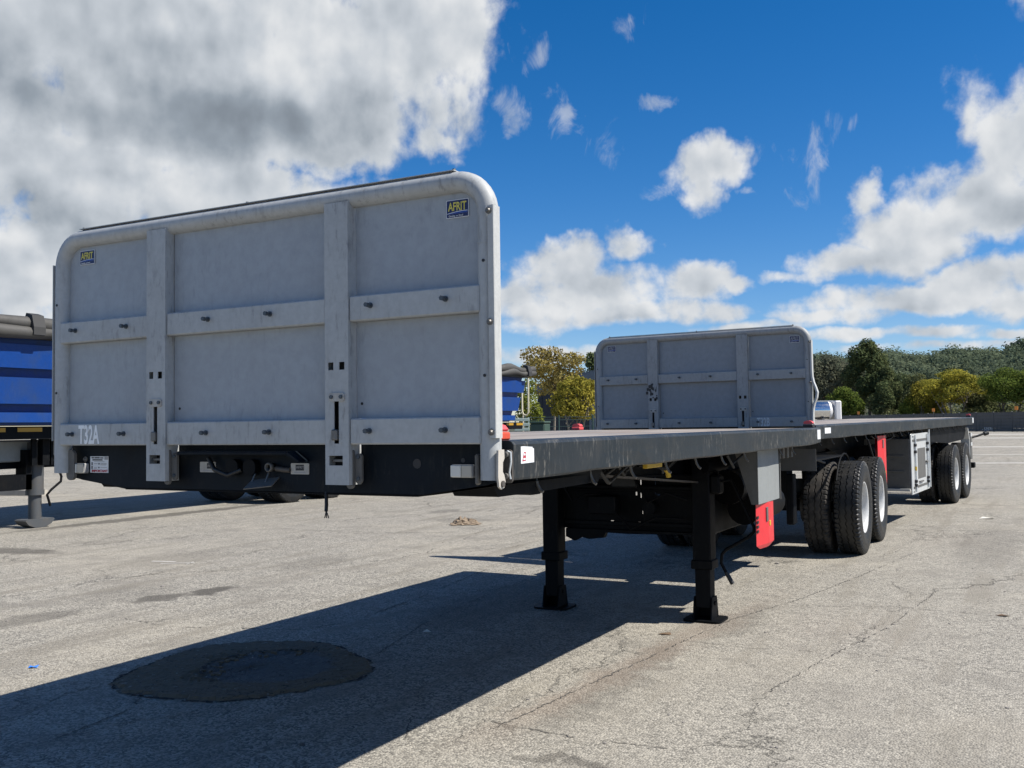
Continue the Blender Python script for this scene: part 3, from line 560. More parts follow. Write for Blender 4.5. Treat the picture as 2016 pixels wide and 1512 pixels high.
def headboard(parent, word, wx, wm, dull, bent, gm='grey', pm='grey2'):
    H = 1.19; R_ = .040; yc = .042; pts = [(-H, yc, 1.335), (-H, yc, 1.8)]; zt = 2.46; rc = .13
    pts.append((-H, yc, zt-rc-.02))
    for i in range(11): a_ = math.pi-math.pi/2*i/10; pts.append((-H+rc+rc*math.cos(a_), yc, zt-rc+rc*math.sin(a_)))
    pts += [(x_, yc, zt) for x_ in (-.6, 0, .6)]
    for i in range(11): a_ = math.pi/2-math.pi/2*i/10; pts.append((H-rc+rc*math.cos(a_), yc, zt-rc+rc*math.sin(a_)))
    pts += [(H, yc, zt-rc-.02), (H, yc, 1.8), (H, yc, 1.335)]
    MB().tube(pts, R_, 20).build('frame_tube', gm, parent)
    for s_ in (-1, 1):   # welded sleeve joints of the tube
        MB().cyl((s_*H, yc, 2.212), (s_*H, yc, 2.218), R_+.0015, 20).build('weld_seam', gm, parent)
    P1, P2 = (-.5665, -.4480), (.4535, .5710)
    post_obj(parent, *P1, gm); post_obj(parent, *P2, gm)
    segs = ((-1.168, P1[0]-.001), (P1[1]+.001, P2[0]-.001), (P2[1]+.001, 1.168))
    for (a, b) in segs:
        for z0, z1 in ((1.957, 2.058), (1.468, 1.571)):
            r = MB(); r.box(a, b, .002, .060, z0, z1, b=.005); r.build('rail', gm, parent)
        for z0, z1 in ((1.571, 1.957), (2.058, 2.432)):
            p = MB(); a2, b2 = a+.004+(.0 if a > -1 else -.02), b-.004+(.0 if b < 1 else .02)
            nx, nz = 12, 6; vs = []; rg = random.Random(int(a*100+z0*77))
            for k in range(nz+1):
                for i in range(nx+1):
                    fx, fz = i/nx, k/nz; bul = .004*math.sin(math.pi*fx)*math.sin(math.pi*fz)*rg.uniform(.6, 1.1)
                    vs.append((a2+(b2-a2)*fx, .046+bul, z0+.001+(z1-z0-.002)*fz))
            p.add(vs, [(k*(nx+1)+i, k*(nx+1)+i+1, (k+1)*(nx+1)+i+1, (k+1)*(nx+1)+i) for k in range(nz) for i in range(nx)], True)
            p.build('panel', pm, parent)
    bx('back_sheet', 'grey_dark', parent, -1.165, -.60, .070, .074, 1.47, 2.40); bx('back_sheet', 'grey_dark', parent, -.44, .44, .070, .074, 1.47, 2.44); bx('back_sheet', 'grey_dark', parent, .60, 1.165, .070, .074, 1.47, 2.40)
    for x_ in (-1.054, -.706, -.193, .160, .677, 1.025): link('bolt', bolt_me, parent, (x_, .002, 2.014))
    for x_ in (-1.072, -.720, -.205, .153, .668, 1.017): link('bolt', bolt_me, parent, (x_, .002, 1.521))
    for x_, z_ in ((-1.19, 1.72), (1.19, 1.72), (1.19, 2.145), (-1.19, 2.145)):
        MB().cyl((x_, .004, z_), (x_, -.0005, z_), .006, 8).build('rivet', 'stick_black', parent)
    for x_ in (-.41, .60): MB().cyl((x_, .0455, 1.63), (x_, .0440, 1.63), .006, 8).build('rivet', 'stick_black', parent)
    # thin capping strips bolted on top and down both sides
    cs = MB(); cs.box(-1.055, 1.055, .020, .062, zt+R_+.003, zt+R_+.006); cs.build('cap_strip', 'alu', parent)
    for x_ in (-1.045, 0, 1.045): MB().cyl((x_, .04, zt+R_-.004), (x_, .04, zt+R_+.014), .007, 6).build('bolt', 'steel', parent)
    for s_ in (-1, 1):
        if s_ > 0 and bent:
            n = 16; vs = []
            for i in range(n+1):
                z_ = 1.49+(2.34-1.49)*i/n; off = .05*math.exp(-((z_-1.80)/.10)**2)
                for (ex, ey) in ((.030+off, -.006), (.048+off, -.006), (.048+off, .045)): vs.append((H+ex, ey, z_))
            st = MB().add(vs, [(3*i+j, 3*i+j+1, 3*i+j+4, 3*i+j+3) for i in range(n) for j in range(2)]).build('side_strip', 'alu', parent)
        else:
            st = MB()
            if s_ < 0: st.box(-H-.046, -H-.042, .012, .062, 1.49, 2.345)
            else: st.box(s_*(H+.026), s_*(H+.050), -.010, -.006, 1.49, 2.345).box(s_*(H+.0465), s_*(H+.0505), -.0058, .040, 1.49, 2.345)
            st.build('side_strip', 'alu', parent)
        for z_ in (1.512, 1.915, 2.325) if s_ > 0 else (): link('bolt', dome_bolt, parent, (s_*(H+.032), -.010, z_))
    text('fleet_number', word, .084, (wx, .0008, 1.478), wm, parent, .52, bold=.003)
    sticker(parent, 1.006, 1.106, 2.326, 2.396, .0445, dull); sticker(parent, -1.078, -.975, 2.335, 2.403, .0445, dull)
def deck(parent, y0, y1, rh=.150, zd=1.478, hooks=(), sag=True):
    bx('deck', 'deck', parent, -1.15, 1.15, y0+.05, y1-.05, zd-.040, zd-.002)
    for s_ in (-1, 1):
        r = MB(); n = max(2, int((y1-y0)/.25)); rg = random.Random(int(y1*10+s_))
        # outline of the folded rail section, slightly battered along its lower edge
        vs = []
        for i in range(n+1):
            y_ = y0+(y1-y0)*i/n; e1 = rg.uniform(-.004, .004) if 0 < i < n else 0; e2 = rg.uniform(-.003, .003)
            sec = [(1.10, zd), (1.205, zd), (1.218, zd-.004), (1.225+e2, zd-.016), (1.225+e2*.6, zd-rh*.5), (1.225-e2, zd-rh+.008+e1), (1.219, zd-rh+e1), (1.10, zd-rh+.002+e1), (1.10, zd-rh+.008)]
            if i == n: sec = [(a, b if b > zd-.02 else b+.012) for a, b in sec]
            vs += [(s_*a, y_, b) for a, b in sec]
        k = 9
        fs = [(i*k+j, i*k+(j+1) % k, (i+1)*k+(j+1) % k, (i+1)*k+j) for i in range(n) for j in range(k)]
        if s_ < 0: fs = [f[::-1] for f in fs]
        r.add(vs, fs, False); r.add(vs[:k], [tuple(range(k))]); r.add(vs[-k:], [tuple(range(k))[::-1]])
        r.build('side_rail', 'rail', parent)
    for y_ in (y0, y1-.05): bx('end_beam', 'black', parent, -1.099, 1.099, y_+.002, y_+.048, zd-rh+.004, zd-.003)
    n = int((y1-y0)/.6)
    for i in range(1, n): bx('cross_member', 'black', parent, -1.098, 1.098, y0+i*.6-.03, y0+i*.6+.03, zd-rh-.01, zd-.042)
    for y_ in hooks: link('rope_hook', hook_me, parent, (1.115, y_, zd-rh-.03))
def twist_lock(parent, x, y, zd=1.478, mbase='orange', mtop='pink'):
    t = MB(); t.box(x-.045, x+.045, y-.05, y+.05, zd, zd+.032, b=.006); base = t.build('twist_lock', mbase, parent)
    h = MB(); sec = [(-.036, .034), (.036, .034), (.042, .042), (.028, .058), (.008, .064), (-.012, .064), (-.032, .058), (-.043, .042)]
    h.prism([(x+a, zd+b) for a, b in sec], y-.038, y+.038); h.build('lock_head', mtop, base)
def ibeam(mb, x, y0, y1, zb0, zb1, zt):
    """I beam along y whose lower flange runs from zb0 to zb1"""
    for (a, b, c0, c1, e) in ((-.06, .06, 0, .014, 0), ):
        mb.add([(x+sx*.06, y, z) for y, zb in ((y0, zb0), (y1, zb1)) for z in (zb, zb+.014) for sx in (-1, 1)], [(0, 2, 3, 1), (4, 5, 7, 6), (0, 1, 5, 4), (2, 6, 7, 3), (0, 4, 6, 2), (1, 3, 7, 5)])
    mb.add([(x+sx*.006, y, z) for y, zb in ((y0, zb0+.0142), (y1, zb1+.0142)) for z in (zb, zt) for sx in (-1, 1)], [(0, 2, 3, 1), (4, 5, 7, 6), (0, 1, 5, 4), (2, 6, 7, 3), (0, 4, 6, 2), (1, 3, 7, 5)])
def bogie(parent, ys, zoff, bag=True):
    for y_ in ys:
        z_ = .535+zoff
        MB().cyl((-1.0, y_, z_), (1.0, y_, z_), .065, 14).build('axle', 'black', parent)
        for s_ in (-1, 1):
            wheel(parent, s_*1.072, y_, z_, s_); wheel(parent, s_*.735, y_, z_, s_, tan=True, hub=False)
            MB().cyl((s_*.50, y_, z_), (s_*.56, y_, z_), .19, 20).build('brake_drum', 'brown', parent)
            MB().box(s_*.36, s_*.46, y_-.52, y_+.42, z_+.08, z_+.14, b=.01).build('leaf_spring', 'black', parent)
            MB().prism([(y_-.62, z_+.02), (y_-.46, z_+.02), (y_-.38, z_+.5), (y_-.70, z_+.5)], s_*.35, s_*.47, 'x').build('spring_hanger', 'black', parent)
            MB().tube([(s_*.42, y_+.32, z_+.10), (s_*.42, y_+.32, z_+.18), (s_*.42, y_+.32, z_+.30)], [.10, .125, .10], 14).build('air_bag', 'rubber', parent)
            MB().cyl((s_*.28, y_-.28, z_+.10), (s_*.28, y_-.08, z_+.10), .075, 14).build('brake_chamber', 'black', parent)
# ------------------------------------------------------------------ front flatbed trailer
T1 = tag(empty('flatbed_trailer'), 'nearest grey flatbed trailer, headboard marked T32A, on two black landing legs', 'trailer', 'coupled flatbed trailers')
headboard(T1, 'T32A', -1.028, 'print', False, False)
D1 = 6.12
deck(T1, .148, D1, hooks=(.55, 1.11, 1.63, 2.17, 2.72, 3.28, 3.85, 4.95, 5.4))
# dark skirt below the headboard
sk = [(-1.185, 1.466), (1.185, 1.466), (1.185, 1.325), (1.145, 1.312), (.86, 1.270), (-.82, 1.268), (-1.10, 1.300), (-1.185, 1.318)]
m_ = MB(); m_.prism(sk, .082, .092)
m_.build('front_skirt', 'navy', T1)
MB().prism([(.84, 1.262), (-.80, 1.260), (-.80, 1.266), (.84, 1.268)], .080, 1.5).build('coupler_plate', 'black', T1)
MB().add([(-1.185, .093, 1.31), (1.185, .093, 1.31), (.86, .093, 1.264), (-.82, .093, 1.262), (-1.1, 1.4, 1.30), (1.1, 1.4, 1.30), (.86, 1.4, 1.264), (-.82, 1.4, 1.262)], [(0, 3, 7, 4), (1, 5, 6, 2)]).build('skirt_side', 'black', T1)
bx('front_beam', 'black', T1, -1.14, 1.14, .098, .146, 1.32, 1.470)
bx('socket_canopy', 'navy', T1, -.395, .235, .012, .080, 1.424, 1.440, b=.004)
MB().prism([(.236, 1.440), (.300, 1.402), (.300, 1.396), (.236, 1.424)], .012, .080).build('socket_canopy', 'navy', T1)
MB().tube([(-.25, .06, 1.41), (-.20, .045, 1.36), (-.12, .045, 1.335), (-.05, .055, 1.36)], .010, 7).build('air_hose', 'rubber', T1)
for x_ in (-.10, .0): MB().prism(rr(x_-.035, x_+.035, 1.335, 1.405, .03, 5), .045, .078).build('socket', 'black', T1)
MB().lathe([(0, .0), (.02, .0)], 3)
def gland(x, z):
    c = empty('air_coupling', T1, (x, .052, z), (0, 0, -math.pi/2))
    link('ring', MB().lathe([(-.012, .013), (-.012, .019), (.006, .020), (.010, .016), (.004, .012), (-.010, .012)], 20).mesh('ring', 'latch'), c); link('pipe', MB().cyl((-.03, 0, 0), (-.008, 0, 0), .017, 12).mesh('pipe', 'black'), c)
gland(.106, 1.372)
MB().tube([(.13, .07, 1.366), (.17, .066, 1.362), (.20, .075, 1.36)], .011, 8).build('air_hose', 'brown', T1)
tp = MB(); Tp = Matrix.Translation((.085, .03, 1.306)) @ Matrix.Rotation(rad(24), 4, 'X') @ Matrix.Rotation(.25, 4, 'Z'); tp.box(-.066, .066, -.042, .042, -.002, .002, T=Tp); tp.build('hanging_plate', 'latch', T1)
for x_ in (.024, .098): MB().cyl((x_, .06, 1.35), (x_, .035, 1.305), .0035, 6).build('plate_hanger', 'steel', T1)
MB().tube([(.375, .10, 1.30), (.385, .085, 1.262), (.398, .07, 1.22), (.404, .06, 1.196)], .0075, 7).build('loose_cable', 'rubber', T1)
for dx_ in (-.010, 0, .011): MB().tube([(.404, .06, 1.197), (.406+dx_*.5, .06, 1.184), (.408+dx_, .058, 1.168)], .0024, 5).build('cable_end', 'rubber', T1)
def lamp(x0, x1, z0, z1):
    l = MB().box(x0, x1, .050, .0815, z0, z1, b=.005).build('marker_lamp', 'stick_grey', T1)
    xm = x0+(x1-x0)*.49
    MB().box(x0+.002, xm, .044, .0498, z0+.002, z1-.002, b=.003).build('lens', 'white', l); MB().box(xm+.002, x1-.002, .045, .0498, z0+.002, z1-.002, b=.003).build('lens', 'clear', l)
lamp(-1.148, -1.050, 1.333, 1.381); lamp(1.008, 1.105, 1.341, 1.390)
# notice: white sheet with black headings and IMPORTANT in red
ns = bx('notice_sticker', 'stick_white', T1, -1.044, -.918, .0795, .0815, 1.336, 1.414)
y_ = .0788
for (a, b, c, d_, mm) in ((.010, .026, .068, .074, 'stick_black'), (.030, .066, .068, .074, 'stick_black'), (.070, .092, .068, .073, 'stick_black'), (.100, .124, .062, .076, 'stick_grey'), (.016, .086, .058, .064, 'stick_black'), (.028, .10, .052, .054, 'stick_grey'),
                          (.010, .017, .036, .050, 'stick_black'), (.010, .017, .018, .032, 'stick_black'), (.028, .052, .041, .044, 'stick_grey'), (.058, .066, .039, .046, 'stick_black'), (.072, .115, .044, .046, 'stick_grey'), (.072, .118, .040, .042, 'stick_grey'), (.072, .110, .036, .038, 'stick_grey'),
                          (.028, .050, .024, .026, 'stick_grey'), (.028, .048, .018, .020, 'stick_grey'), (.058, .065, .021, .028, 'stick_black'), (.072, .118, .024, .026, 'stick_grey')):
    MB().box(-1.044+a, -1.044+b, y_, y_+.0006, 1.336+c, 1.336+d_).build('print_bar', mm, ns)
text('lettering', 'IMPORTANT', .0105, (-1.044+.012, y_, 1.336+.0035), 'stick_red', ns, 1.32, bold=.0006)
def plate_(x0, x1, z0, z1, off):
    p = MB().prism(rr(x0, x1, z0, z1, .004, 2), .078, .0815).build('maker_plate', 'plate', T1)
    xc = (x0+x1)/2+off
    MB().box(xc-.022, xc+.022, .0772, .0778, z0+.016, z1-.006).build('plate_badge', 'stick_black', p)
    text('lettering', 'AFRIT', .011, (xc-.019, .0768, z0+.024), 'stick_grey', p, 1.05)
    MB().box(x0+.018, x1-.018, .0774, .0778, z0+.005, z0+.010).build('print_bar', 'stick_grey', p)
plate_(-.320, -.226, 1.346, 1.392, .018); plate_(.203, .300, 1.343, 1.389, 0)
MB().cyl((.836, .083, 1.391), (.836, .0805, 1.391), .019, 16).build('drain_hole', 'stick_black', T1)
MB().cyl((1.045, .083, 1.405), (1.045, .0805, 1.405), .009, 12).build('drain_hole', 'stick_black', T1)
link('bolt', dome_bolt, T1, (-1.077, .081, 1.40))
bx('latch_link', 'latch', T1, 1.118, 1.134, .040, .070, 1.315, 1.43, b=.006)
MB().prism(rr(-1.165, -1.108, 1.300, 1.445, .027, 6), .040, .055).build('latch_link', 'latch', T1)
# sling latch on the near corner
MB().prism([(.008, 1.445), (.052, 1.447), (.054, 1.415), (.042, 1.40), (.040, 1.365), (.050, 1.355), (.060, 1.330), (.050, 1.308), (.030, 1.302), (.012, 1.312), (.004, 1.35)], 1.232, 1.240, 'x').build('corner_latch', 'beige', T1)
MB().prism(rr(1.150, 1.228, 1.318, 1.444, .014, 4), .134, .144).build('latch_plate', 'brown', T1)
for z_ in (1.425, 1.345): MB().cyl((1.205, .135, z_), (1.205, .118, z_), .012, 8).build('bolt', 'steel', T1)
MB().cyl((1.226, .035, 1.322), (1.246, .035, 1.322), .012, 10).build('bolt', 'brown', T1)
MB().tube([(1.226, .10, 1.44), (1.234, .112, 1.435), (1.234, .115, 1.40), (1.228, .112, 1.36), (1.232, .114, 1.335)], .004, 6).build('latch_wire', 'galv', T1)
# outrigger below the near corner
MB().prism([(.16, 1.322), (1.25, 1.322), (1.20, 1.262), (.60, 1.256), (.58, 1.246), (.50, 1.246), (.48, 1.256), (.22, 1.258)], .92, 1.12, 'x').build('outrigger', 'black', T1)
MB().prism([(.16, 1.322), (1.25, 1.322), (1.20, 1.262), (.22, 1.258)], -1.12, -.92, 'x').build('outrigger', 'black', T1)
twist_lock(T1, 1.098, .235); twist_lock(T1, -1.165, .235); twist_lock(T1, -1.15, 5.98, mbase='pink'); twist_lock(T1, 1.15, 5.98, mbase='stick_black')
# sticker plate on the rail
ws = MB().prism([(.208, 1.388), (.318, 1.390), (.318, 1.444), (.306, 1.446), (.306, 1.456), (.208, 1.454)], 1.2255, 1.2275, 'x').build('rail_sticker', 'stick_white', T1)
MB().prism([(.218, 1.397), (.248, 1.399), (.248, 1.432), (.232, 1.432)], 1.2278, 1.2284, 'x').build('sticker_mark', 'stick_red', ws)
MB().prism(rr(.229, .243, 1.419, 1.427, .003, 3), 1.2286, 1.229, 'x').build('sticker_mark', 'stick_white', ws); MB().prism(rr(.224, .244, 1.402, 1.409, .003, 3), 1.2286, 1.229, 'x').build('sticker_mark', 'stick_white', ws)
bx('rail_sticker', 'stick_white', T1, 1.2255, 1.2275, D1-.16, D1-.02, 1.372, 1.458)
# chassis beams and the cross wall between the landing legs
for s_ in (-1, 1):
    cb = MB(); ibeam(cb, s_*.50, 1.5, 4.3, 1.235, 1.12, 1.32); ibeam(cb, s_*.50, 4.3, 11.0, 1.12, 1.12, 1.32); cb.build('chassis_beam', 'black', T1)
    MB().add([(s_*.60+dx_, yy, zz+dz_) for yy, zz in ((1.9 if s_ > 0 else 2.2, 1.255), (4.25, 1.07)) for dx_, dz_ in ((-.05, 0), (.05, 0), (.05, .012), (-.05, .012))], [(0, 1, 2, 3), (7, 6, 5, 4), (0, 4, 5, 1), (1, 5, 6, 2), (2, 6, 7, 3), (3, 7, 4, 0)]).build('brace_bar', 'brown', T1)
wallp = MB(); wallp.plate(-.576, .574, .665, 1.318, 4.42, 4.434, [(-.02, .030, 1.00, 1.10), (-.012, .022, .98, 1.00), (-.012, .022, 1.10, 1.12), (.105, .118, .93, 1.12), (.063, .080, .95, .985), (.118, .128, .80, .85), (.230, .242, .96, 1.10), (.242, .275, .952, .966), (.275, .320, 1.060, 1.082), (.08, .103, .70, .735), (-.16, -.128, .715, .74)])
wallp.box(-.576, .574, 4.434, 4.52, .665, .68)
wallp.build('cross_wall', 'black', T1)
for z_ in (.70, .98, 1.20): MB().box(-.57, .57, 4.395, 4.4195, z_, z_+.035, b=.004).build('wall_stiffener', 'black', T1)
for k_, (x0_, x1_, za, zb, r_) in enumerate(((-.5, .1, 1.22, 1.10, .012), (-.3, .48, 1.16, 1.20, .010), (-.52, -.2, 1.02, .96, .012), (.1, .53, 1.10, .93, .011), (-.1, .5, .86, .78, .010))):
    MB().tube([(x0_, 4.30, za), (x0_*.7+x1_*.3, 4.26, (za+zb)/2-.05-.02*k_), (x0_*.35+x1_*.65, 4.28, (za+zb)/2-.03), (x1_, 4.33, zb)], r_, 7).build('air_hose', 'black', T1)
MB().box(-.30, -.06, 4.28, 4.39, .80, .95, b=.01).build('valve_box', 'black', T1); MB().cyl((.22, 4.30, .86), (.22, 4.39, .86), .055, 16).build('valve', 'black', T1)
MB().prism([(-.54, .668), (.57, .668), (.57, .655), (.02, .64), (-.18, .645), (-.2, .60), (-.33, .585), (-.40, .60), (-.46, .565), (-.54, .60)], 4.36, 4.42).build('cable_tray', 'black', T1)
def landing_leg(x):
    lg = empty('landing_leg', T1)
    MB().box(x-.072, x+.072, 4.29, 4.44, .455, 1.325, b=.008).box(x-.085, x+.085, 4.28, 4.455, .40, .470, b=.006).build('outer_tube', 'black', lg)
    MB().box(x-.060, x+.060, 4.302, 4.428, .10, .40, b=.006).build('inner_tube', 'black', lg)
    ft = MB()
    for s_ in (-1, 1): ft.prism([(4.27, .018), (4.46, .018), (4.425, .185), (4.305, .185)], x+s_*.070-.005, x+s_*.070+.005, 'x')
    ft.prism([(x-.075, .018), (x+.075, .018), (x+.075, .085), (x-.075, .085)], 4.425, 4.434)
    ft.cyl((x-.085, 4.365, .135), (x+.085, 4.365, .135), .016, 10); ft.build('foot_bracket', 'black', lg)
    MB().prism(rr(x-.150, x+.150, 4.225, 4.505, .05, 4), .001, .017, 'z').build('foot_plate', 'black', lg)
    MB().box(x-.10, x+.10, 4.445, 4.46, 1.0, 1.32).build('mount_plate', 'black', lg)
landing_leg(.650); landing_leg(-.652)
rg = random.Random(12)
for k_ in range(9):
    y_ = .9+k_*.42; x_ = rg.uniform(.62, 1.0); MB().tube([(x_, y_, 1.30), (x_+.02, y_+.10, 1.235-rg.uniform(0, .03)), (x_-.03, y_+.24, 1.23-rg.uniform(0, .04)), (x_+.02, y_+.40, 1.30)], rg.uniform(.008, .013), 6).build('air_hose', 'rubber', T1)
for k_ in range(6): MB().box(.99, 1.05, 4.9+k_*.16, 4.96+k_*.16, 1.22, 1.315, b=.004).build('hose_clip', 'latch', T1)
MB().box(-.10, .12, 4.30, 4.395, 1.02, 1.15, b=.01).build('valve_box', 'rubber', T1)
MB().cyl((-.58, 4.365, 1.02), (.58, 4.365, 1.02), .022, 10).build('drive_shaft', 'black', T1)
MB().box(.722, .80, 4.30, 4.43, .98, 1.13, b=.015).build('gear_box', 'black', T1)
MB().tube([(.79, 4.36, 1.08), (.88, 4.36, 1.09), (.965, 4.36, .90), (1.045, 4.36, .735), (1.045, 4.355, .70), (1.00, 4.35, .655), (.83, 4.34, .555), (.798, 4.34, .52), (.790, 4.34, .45), (.83, 4.34, .375), (.873, 4.34, .300)], .0125, 9).build('crank_handle', 'black', T1)
MB().cyl((.828, 4.34, .382), (.876, 4.34, .295), .017, 10).build('crank_grip', 'rubber', T1)
MB().cyl((.68, 4.28, 1.20), (.78, 4.50, 1.22), .06, 14).build('air_tank', 'black', T1)
# grey guards, red extinguisher box and yellow hoses underneath
MB().prism([(.93, 1.32), (1.10, 1.32), (1.10, .912), (1.055, .912)], 4.265, 4.271).box(1.101, 1.107, 4.265, 4.95, .912, 1.318).box(1.101, 1.115, 4.958, 4.975, .905, 1.318).build('side_guard', 'grey_dark', T1)
bx('side_flap', 'offwhite', T1, 1.1072, 1.1082, 4.27, 4.945, .914, 1.316)
bx('front_flap', 'grey_dark', T1, .66, 1.205, 5.98, 5.986, 1.085, 1.285)
def red_box(par, x0, x1, y0, y1, z0, z1):
    c = .03; e = empty('extinguisher_box', par)
    poly = [(x0, y0+.10), (x1-.022, y0), (x1+.008, y0+(y1-y0)*.6), (x1, y1), (x0, y1)]; cx_, cy_ = (x0+x1)/2, (y0+y1)/2
    MB().prism(poly, z0+.03, z1, 'z').build('box_body', 'red', e)
    ins = [(cx_+(a-cx_)*.55, cy_+(b-cy_)*.55) for a, b in poly]
    MB().add([(a, b, z0+.0299) for a, b in poly]+[(a, b, z0) for a, b in ins], [(i, (i+1) % 5, 5+(i+1) % 5, 5+i) for i in range(5)]+[(9, 8, 7, 6, 5)]).build('box_base', 'red', e)
    for i in range(4): MB().box(x1-.030, x1-.012, y0+.004, y0+.05, z0+.13+i*.035, z0+.150+i*.035).build('vent_slot', 'stick_black', e)
    MB().box(x1-.001, x1+.010, (y0+y1)/2-.02, (y0+y1)/2+.03, z1-.16, z1-.05, b=.002).build('box_latch', 'steel', e); MB().box(x1, x1+.011, (y0+y1)/2+.06, (y0+y1)/2+.10, z0+.16, z0+.20, b=.002).build('box_latch', 'yellow', e)
    return e
red_box(T1, 1.05, 1.10, 4.30, 4.76, .565, .925)
MB().tube([(.88, 2.36, 1.29), (.90, 2.6, 1.275), (.90, 2.80, 1.245)], .012, 8).build('air_hose', 'black', T1); MB().tube([(.90, 2.79, 1.25), (.90, 2.83, 1.225), (.90, 2.84, 1.195)], .017, 8).build('yellow_hose', 'yellow', T1)
MB().box(.93, .96, 2.30, 2.56, 1.272, 1.305, b=.004).build('yellow_strap', 'yellow', T1)
for i, (x_, y0_, y1_, z_) in enumerate(((.72, 4.8, 5.6, 1.0), (.80, 5.0, 5.9, .82), (.1, 7.4, 8.0, 1.0))):
    MB().cyl((x_, y0_, z_), (x_, y1_, z_), .14, 18).build('air_tank', 'black', T1)
MB().box(.36, .62, 4.62, 5.7, .62, 1.30, b=.01).build('equipment_panel', 'black', T1)
MB().prism([(6.35, 1.02), (8.4, 1.02), (8.7, 1.18), (11.1, 1.18), (11.1, 1.32), (6.15, 1.32)], -.56, -.44, 'x').prism([(6.35, 1.02), (8.4, 1.02), (8.7, 1.18), (11.1, 1.18), (11.1, 1.32), (6.15, 1.32)], .44, .56, 'x').build('tail_beam', 'black', T1)
bx('sun_block_plate', 'black', T1, -.43, .43, 6.2, 8.4, 1.14, 1.155); bx('sun_block_side', 'black', T1, .57, 1.12, 6.25, 7.9, 1.155, 1.17)  # plates added to block the sun falling through the gap between the trailers
MB().cyl((0, 9.3, 1.19), (0, 9.3, 1.30), .46, 28).build('fifth_wheel', 'black', T1)
MB().tube([(.75, 6.6, 1.24), (.85, 7.2, 1.20), (.90, 7.6, 1.12), (.92, 7.9, 1.08)], .012, 8).build('air_hose', 'rubber', T1)
MB().box(.60, .66, 7.05, 7.6, 1.20, 1.225).build('yellow_strap', 'yellow', T1)
bogie(T1, (8.775, 10.135), 0)
for s_ in (-1, 1):
    MB().tube([(s_*.98, 8.775+.64*math.cos(a), .535+.62*math.sin(a)) for a in [math.pi*(.18+.64*i/10) for i in range(11)]], .012, 6).build('guard_stay', 'black', T1)
MB().box(.62, .70, 7.35, 7.50, .45, .98, b=.01).box(.64, .68, 7.34, 7.35, .5, .9).build('spring_bracket', 'black', T1)
# ------------------------------------------------------------------ rear flatbed trailer
T2 = tag(empty('flatbed_trailer', None, (-.2395, 7.0945, .016), (.0071, 0, -.0725)), 'flatbed trailer coupled behind, headboard marked T32B, silver toolbox door open', 'trailer', 'coupled flatbed trailers')
headboard(T2, 'T32B', .655, 'print_faint', True, True, 'grey_shaded', 'panel_shaded')
D2 = 12.0
deck(T2, .148, D2, hooks=[.6+i*.55 for i in range(20)])
sp = MB(); rg = random.Random(3)
for i in range(26):
    x_ = -.515+rg.gauss(0, .028); z_ = 1.83+rg.uniform(-.05, .12); s_ = rg.uniform(.004, .014); sp.prism(rr(x_-s_, x_+s_, z_-s_*1.3, z_+s_*1.3, s_*.7, 2), -.0062-.0002*i/26, -.0045)
sp.prism([(-.480, 1.86), (-.466, 1.87), (-.462, 1.94), (-.470, 1.90), (-.478, 1.885)], -.0058, -.0045)
sp.build('grease_splash', 'stick_black', T2)
bx('front_skirt', 'navy', T2, -1.18, 1.18, .082, .092, 1.30, 1.466); bx('front_beam', 'black', T2, -1.14, 1.14, .098, .146, 1.32, 1.47)
for s_ in (-1, 1):
    cb = MB(); ibeam(cb, s_*.50, .2, 2.9, 1.20, 1.18, 1.32); ibeam(cb, s_*.50, 2.9, 4.2, 1.18, .92, 1.32); ibeam(cb, s_*.50, 4.2, 11.9, .92, .92, 1.32); cb.build('chassis_beam', 'black', T2)
MB().box(-.44, .44, .5, 2.8, 1.16, 1.20).build('coupler_plate', 'black', T2)
bx('rail_sticker', 'stick_white', T2, 1.2255, 1.2275, .46, .70, 1.385, 1.445); bx('rail_sticker', 'stick_white', T2, 1.2255, 1.2275, D2-.22, D2-.08, 1.36, 1.46)
twist_lock(T2, 1.15, D2-.2, mbase='stick_black'); 
bogie(T2, (9.604, 10.964), -.084)
red_box(T2, 1.08, 1.155, 3.40, 3.80, .62, 1.29)
# tool locker: ribbed grey front, bright side door with frame, bars and hinges
MB().box(.28, 1.150, 5.45, 6.90, .44, 1.20, b=.006).build('tool_locker', 'grey_dark', T2)
for z_ in (.70, .93): MB().box(.30, 1.07, 5.436, 5.449, z_, z_+.028, b=.003).build('locker_rib', 'grey_dark', T2)
for x_, z_ in ((.45, .89), (.92, .89), (.45, .76), (.92, .76)): link('bolt', bracket_bolt, T2, (x_, 5.449, z_))
MB().box(.25, 1.152, 5.40, 5.448, .425, .462, b=.003).build('locker_sill', 'alu', T2)
dr = MB().box(1.156, 1.176, 5.46, 6.93, .37, 1.27, b=.004).build('locker_door', 'galv', T2)
MB().box(1.1765, 1.180, 5.95, 6.58, .58, 1.04).build('door_panel', 'grey_dark', dr)
for z_ in (.455, 1.155): MB().box(1.1765, 1.186, 5.56, 6.80, z_, z_+.030).build('door_channel', 'grey_dark', dr)
for y_ in (5.68, 6.72, 6.86): MB().cyl((1.195, y_, .40), (1.195, y_, 1.25 if y_ < 6.8 else 1.32), .014, 10).build('lock_rod', 'galv', dr)
for y_ in (5.68, 6.72):
    for z_ in (.50, .56, 1.0, 1.10): MB().box(1.178, 1.212, y_-.035, y_+.035, z_-.022, z_+.022, b=.005).build('rod_bracket', 'stick_black', dr)
MB().box(1.178, 1.206, 6.60, 6.75, .80, .83, b=.004).build('door_handle', 'steel', dr); MB().box(1.178, 1.20, 6.0, 6.3, .52, .545, b=.003).build('door_handle', 'steel', dr)
MB().cyl((1.195, 5.68, .72), (1.195, 5.68, .78), .0155, 10).build('rod_tape', 'yellow', dr)
